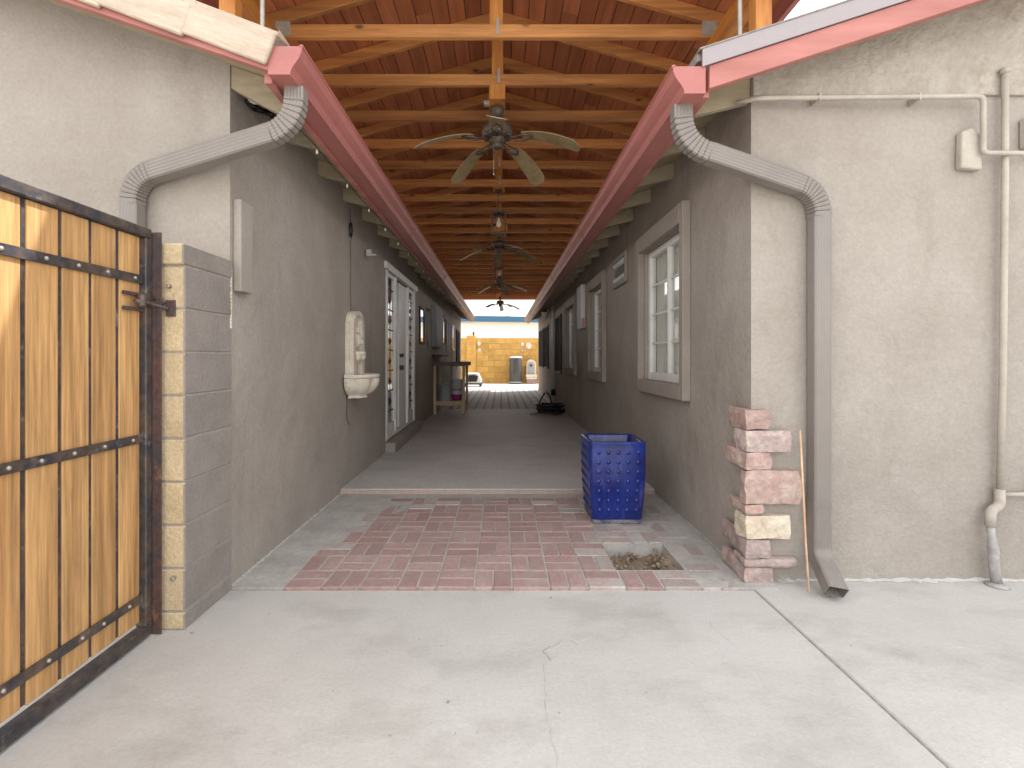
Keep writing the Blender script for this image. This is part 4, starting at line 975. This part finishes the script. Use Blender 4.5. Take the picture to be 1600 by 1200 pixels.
def bucket(name, label, x, y, z, r, h, mt, mt2=None):
    t = thing(name, label, 'bucket', (x, y, z), 'buckets on the bench shelf')
    MB().lathe([(0, .002), (r * .84, .002), (r * .86, .012), (r, h), (r + .01, h), (r + .01, h - .02), (r - .004, h - .006), (r * .82, .03), (0, .03)], (x, y, z), 20).build('body', mt, t)
    MB().lathe([(r * .97, h * .84), (r + .014, h * .84), (r + .014, h * .88), (r * .97, h * .88)], (x, y, z), 20).build('rim_band', mt, t)
    MB().tube([(x - r - .012, y, z + h * .88), (x - r * .8, y - r * .75, z + h * .62), (x, y - r * 1.05, z + h * .5), (x + r * .8, y - r * .75, z + h * .62), (x + r + .012, y, z + h * .88)], .004, 6).build('handle', 'galvanised', t)
bucket('plastic_bucket', 'grey plastic bucket at the front of the bench shelf', -1.225, 10.34, .326, .148, .40, 'bucket_grey')
bucket('plastic_bucket', 'magenta bucket on the bench shelf beside the grey one', -.985, 10.62, .326, .12, .26, 'bucket_magenta')
bucket('plastic_bucket', 'pale bucket standing inside the magenta one on the bench shelf', -.985, 10.62, .455, .142, .33, 'bucket_white')
tag(MB().box(-1.20, -1.155, 11.25, 11.28, .056, 1.62).build('wood_stake', 'bench_wood', bevel=.003), 'pale wooden stake standing up behind the bench', 'stake')
tag(MB().tube([(-1.42, 10.9, 1.186), (-1.40, 10.92, 1.5), (-1.43, 10.95, 1.72)], .012, 6).build('pole', 'bamboo'), 'thin pole leaning on the left wall above the bench', 'pole')
mr = thing('wall_mirror', 'narrow dark framed mirror on the left wall past the glazed door', 'mirror', (LW, 8.7, 1.5))
a, b, c, d = 8.50, 9.0, 1.52, 2.2
MB().box(LW + .001, LW + .03, a, a + .05, c, d).box(LW + .001, LW + .03, b - .05, b, c, d).box(LW + .001, LW + .03, a + .051, b - .051, c, c + .05).box(LW + .001, LW + .03, a + .051, b - .051, d - .05, d).build('frame', 'dark_frame', mr, bevel=.006)
MB().box(LW + .002, LW + .014, a + .051, b - .051, c + .051, d - .051).build('glass', 'mirror', mr)

# ------------------------------------------------------------------ back yard
bwall = thing('block_wall', 'yellow concrete block wall closing the yard at the far end', 'wall', (0, 23.3, 0))
BWY = 23.3; bh, bl2 = .283, .575
MB().box(-7.5, 7.5, BWY + .012, BWY + .2, -.1, 2.262).build('mortar_core', 'mortar_far', bwall)
bmes = MB().box(-bl2 / 2 + .007, bl2 / 2 - .007, 0, .19, .006, bh - .006).mesh('block', ['block_far'], bevel=.006)
for r_ in range(8):
    x = -3.2 + (bl2 / 2 if r_ % 2 else 0)
    while x < 3.3: o = link('block', bmes, bwall); o.location = (x, BWY + random.uniform(-.004, .004), .035 + r_ * bh - .03); x += bl2
px_ = MB().box(-1.70, -1.24, BWY - .06, BWY - .002, .03, 2.38); px_.build('pilaster', 'block_far', bwall, bevel=.01)
MB().box(-1.40, -1.32, BWY + .02, BWY + .1, 2.38, 2.56).build('post_stub', 'steel_rust', bwall)
tk = thing('water_tank', 'tall dark cylindrical tank standing against the yellow block wall', 'tank', (.70, 22.85, .036))
MB().lathe([(.0, .036), (.29, .036), (.30, .06), (.30, 1.27), (.285, 1.30)], (.70, 22.85, 0), 28).build('shell', 'tank', tk)
MB().lathe([(.305, 1.275), (.305, 1.31), (.26, 1.345), (0, 1.36)], (.70, 22.85, 0), 28).build('cap', 'tank_cap', tk)
MB().lathe([(.303, .10), (.306, .10), (.306, .14), (.303, .14)], (.70, 22.85, 0), 28).build('band', 'tank_cap', tk)
yf = thing('garden_fountain', 'arched stone garden fountain with brick base at the far wall', 'fountain', (1.46, 22.9, .036))
ax = 1.46
arch = [(ax - .24, .45)] + [(ax - .24 * math.cos(R(a)), .95 + .25 * math.sin(R(a))) for a in range(0, 181, 15)] + [(ax + .24, .45)]
MB().prism(arch, 'y', 23.02, 23.22).build('back_panel', 'fountain_stone', yf, bevel=.02)
arch2 = [(ax - .16, .50)] + [(ax - .16 * math.cos(R(a)), .92 + .18 * math.sin(R(a))) for a in range(0, 181, 20)] + [(ax + .16, .50)]
MB().prism(arch2, 'y', 23.0, 23.018).build('niche', 'bucket_grey', yf)
MB().lathe([(0, -.06), (.05, -.04), (.06, 0), (.05, .04), (0, .06)], (ax, 22.99, .92), 10).build('spout', 'steel_rust', yf)
MB().box(ax - .27, ax + .27, 22.72, 23.0, .36, .48).build('basin', 'fountain_stone', yf, bevel=.015)
MB().box(ax - .25, ax + .25, 22.74, 23.0, .25, .355).build('basin_skirt', 'fountain_stone', yf, bevel=.015)
MB().box(ax - .235, ax + .235, 22.76, 23.0, .036, .245).build('brick_base', 'brick_red', yf, bevel=.01)
for (x, z, r_, lb) in ((-1.08, 1.98, .10, 'round cream ornament on the far wall, upper left'), (-1.06, 1.66, .09, 'cream shell ornament on the far wall under the round one'), (1.05, 1.95, .09, 'cream ornament on the far wall above the tank'), (1.03, 1.63, .09, 'small reddish ornament low on the far wall above the tank'), (1.36, 1.88, .16, 'large oval plaque on the far wall above the arched fountain')):
    o = MB(); nn = 14
    pts = [(x + r_ * .85 * math.cos(2 * math.pi * k / nn) * (1 + .08 * math.cos(4 * math.pi * k / nn)), z + r_ * 1.15 * math.sin(2 * math.pi * k / nn)) for k in range(nn)]
    o.prism(pts, 'y', BWY - .05, BWY - .005); pts2 = [(x + (p_[0] - x) * .6, z + (p_[1] - z) * .6) for p_ in pts]; o.prism(pts2, 'y', BWY - .075, BWY - .0505)
    tag(o.build('wall_ornament', 'fountain_stone' if z != 1.63 else 'stone_pink', bevel=.008), lb, 'ornament')
ct = thing('wheeled_cart', 'small white wheeled cart with dark bin parked in the sunny yard', 'cart', (-1.2, 20.2, .036))
cx, cyy = -1.22, 20.3
MB().prism([(cx - .36, .14), (cx + .36, .14), (cx + .38, .34), (cx + .30, .46), (cx + .24, .62), (cx - .24, .62), (cx - .32, .46), (cx - .38, .34)], 'y', cyy, cyy + .7).build('body', 'white_paint', ct, bevel=.04, seg=2)
MB().prism([(cx - .22, .26), (cx + .18, .26), (cx + .24, .50), (cx + .08, .56), (cx - .18, .54)], 'y', cyy - .05, cyy - .001).build('bin', 'black_rubber', ct, bevel=.02)
for x in (cx - .33, cx + .33):
    for y in (cyy + .1, cyy + .6):
        wv = MB(); 
        for k in range(1): wv.prism([(y + .11 * math.cos(2 * math.pi * q / 16), .15 + .11 * math.sin(2 * math.pi * q / 16)) for q in range(16)], 'x', x - .05, x + .05)
        wv.build('wheel', 'black_rubber', ct, bevel=.01)
MB().box(cx - .34, cx + .34, cyy - .06, cyy - .01, .13, .19).build('bumper', 'black_rubber', ct, bevel=.01)
# neighbour's white building
nb_ = thing('white_building', 'white walled low building with blue fascia beyond the yellow block wall', 'building', (0, 27, 0))
MB().box(-9, 9, 27, 31, -.12, 3.30).build('wall', 'house_white', nb_)
MB().prism([(-9.5, 3.42), (9.5, 3.20), (9.5, 3.50), (-9.5, 3.76)], 'y', 26.6, 26.68).build('fascia', 'house_blue', nb_)
MB().prism([(-9.5, 3.40), (9.5, 3.18), (9.5, 3.24), (-9.5, 3.46)], 'y', 26.69, 31.2).build('roof', 'house_white', nb_)
for x in (-2.4, -.35, 1.7): MB().box(x - .012, x + .012, 26.985, 26.998, 0, 3.2).build('wall_batten', 'house_white', nb_)
ur = MB(); ur.prism([(-1.5, 3.5), (.5, 3.72), (.52, 3.9), (.3, 3.86), (-1.5, 3.58)], 'y', 29, 29.6)
tag(ur.build('roof_ridge', 'roof_tile', bevel=.02), 'tan sloping roof piece showing above the blue fascia', 'roof')
for i, (z0, z1) in enumerate(((4.6, 5.25), (4.15, 4.75))):
    pts = [(-6 + 9 * t / 10, 26 + 2 * t / 10, z0 + (z1 - z0) * t / 10 - .25 * math.sin(math.pi * t / 10)) for t in range(11)]
    tag(MB().tube(pts, .008, 5).build('overhead_wire', 'black_rubber'), '%s thin overhead wire crossing the sky at the far opening' % ('upper' if i == 0 else 'lower'), 'wire')
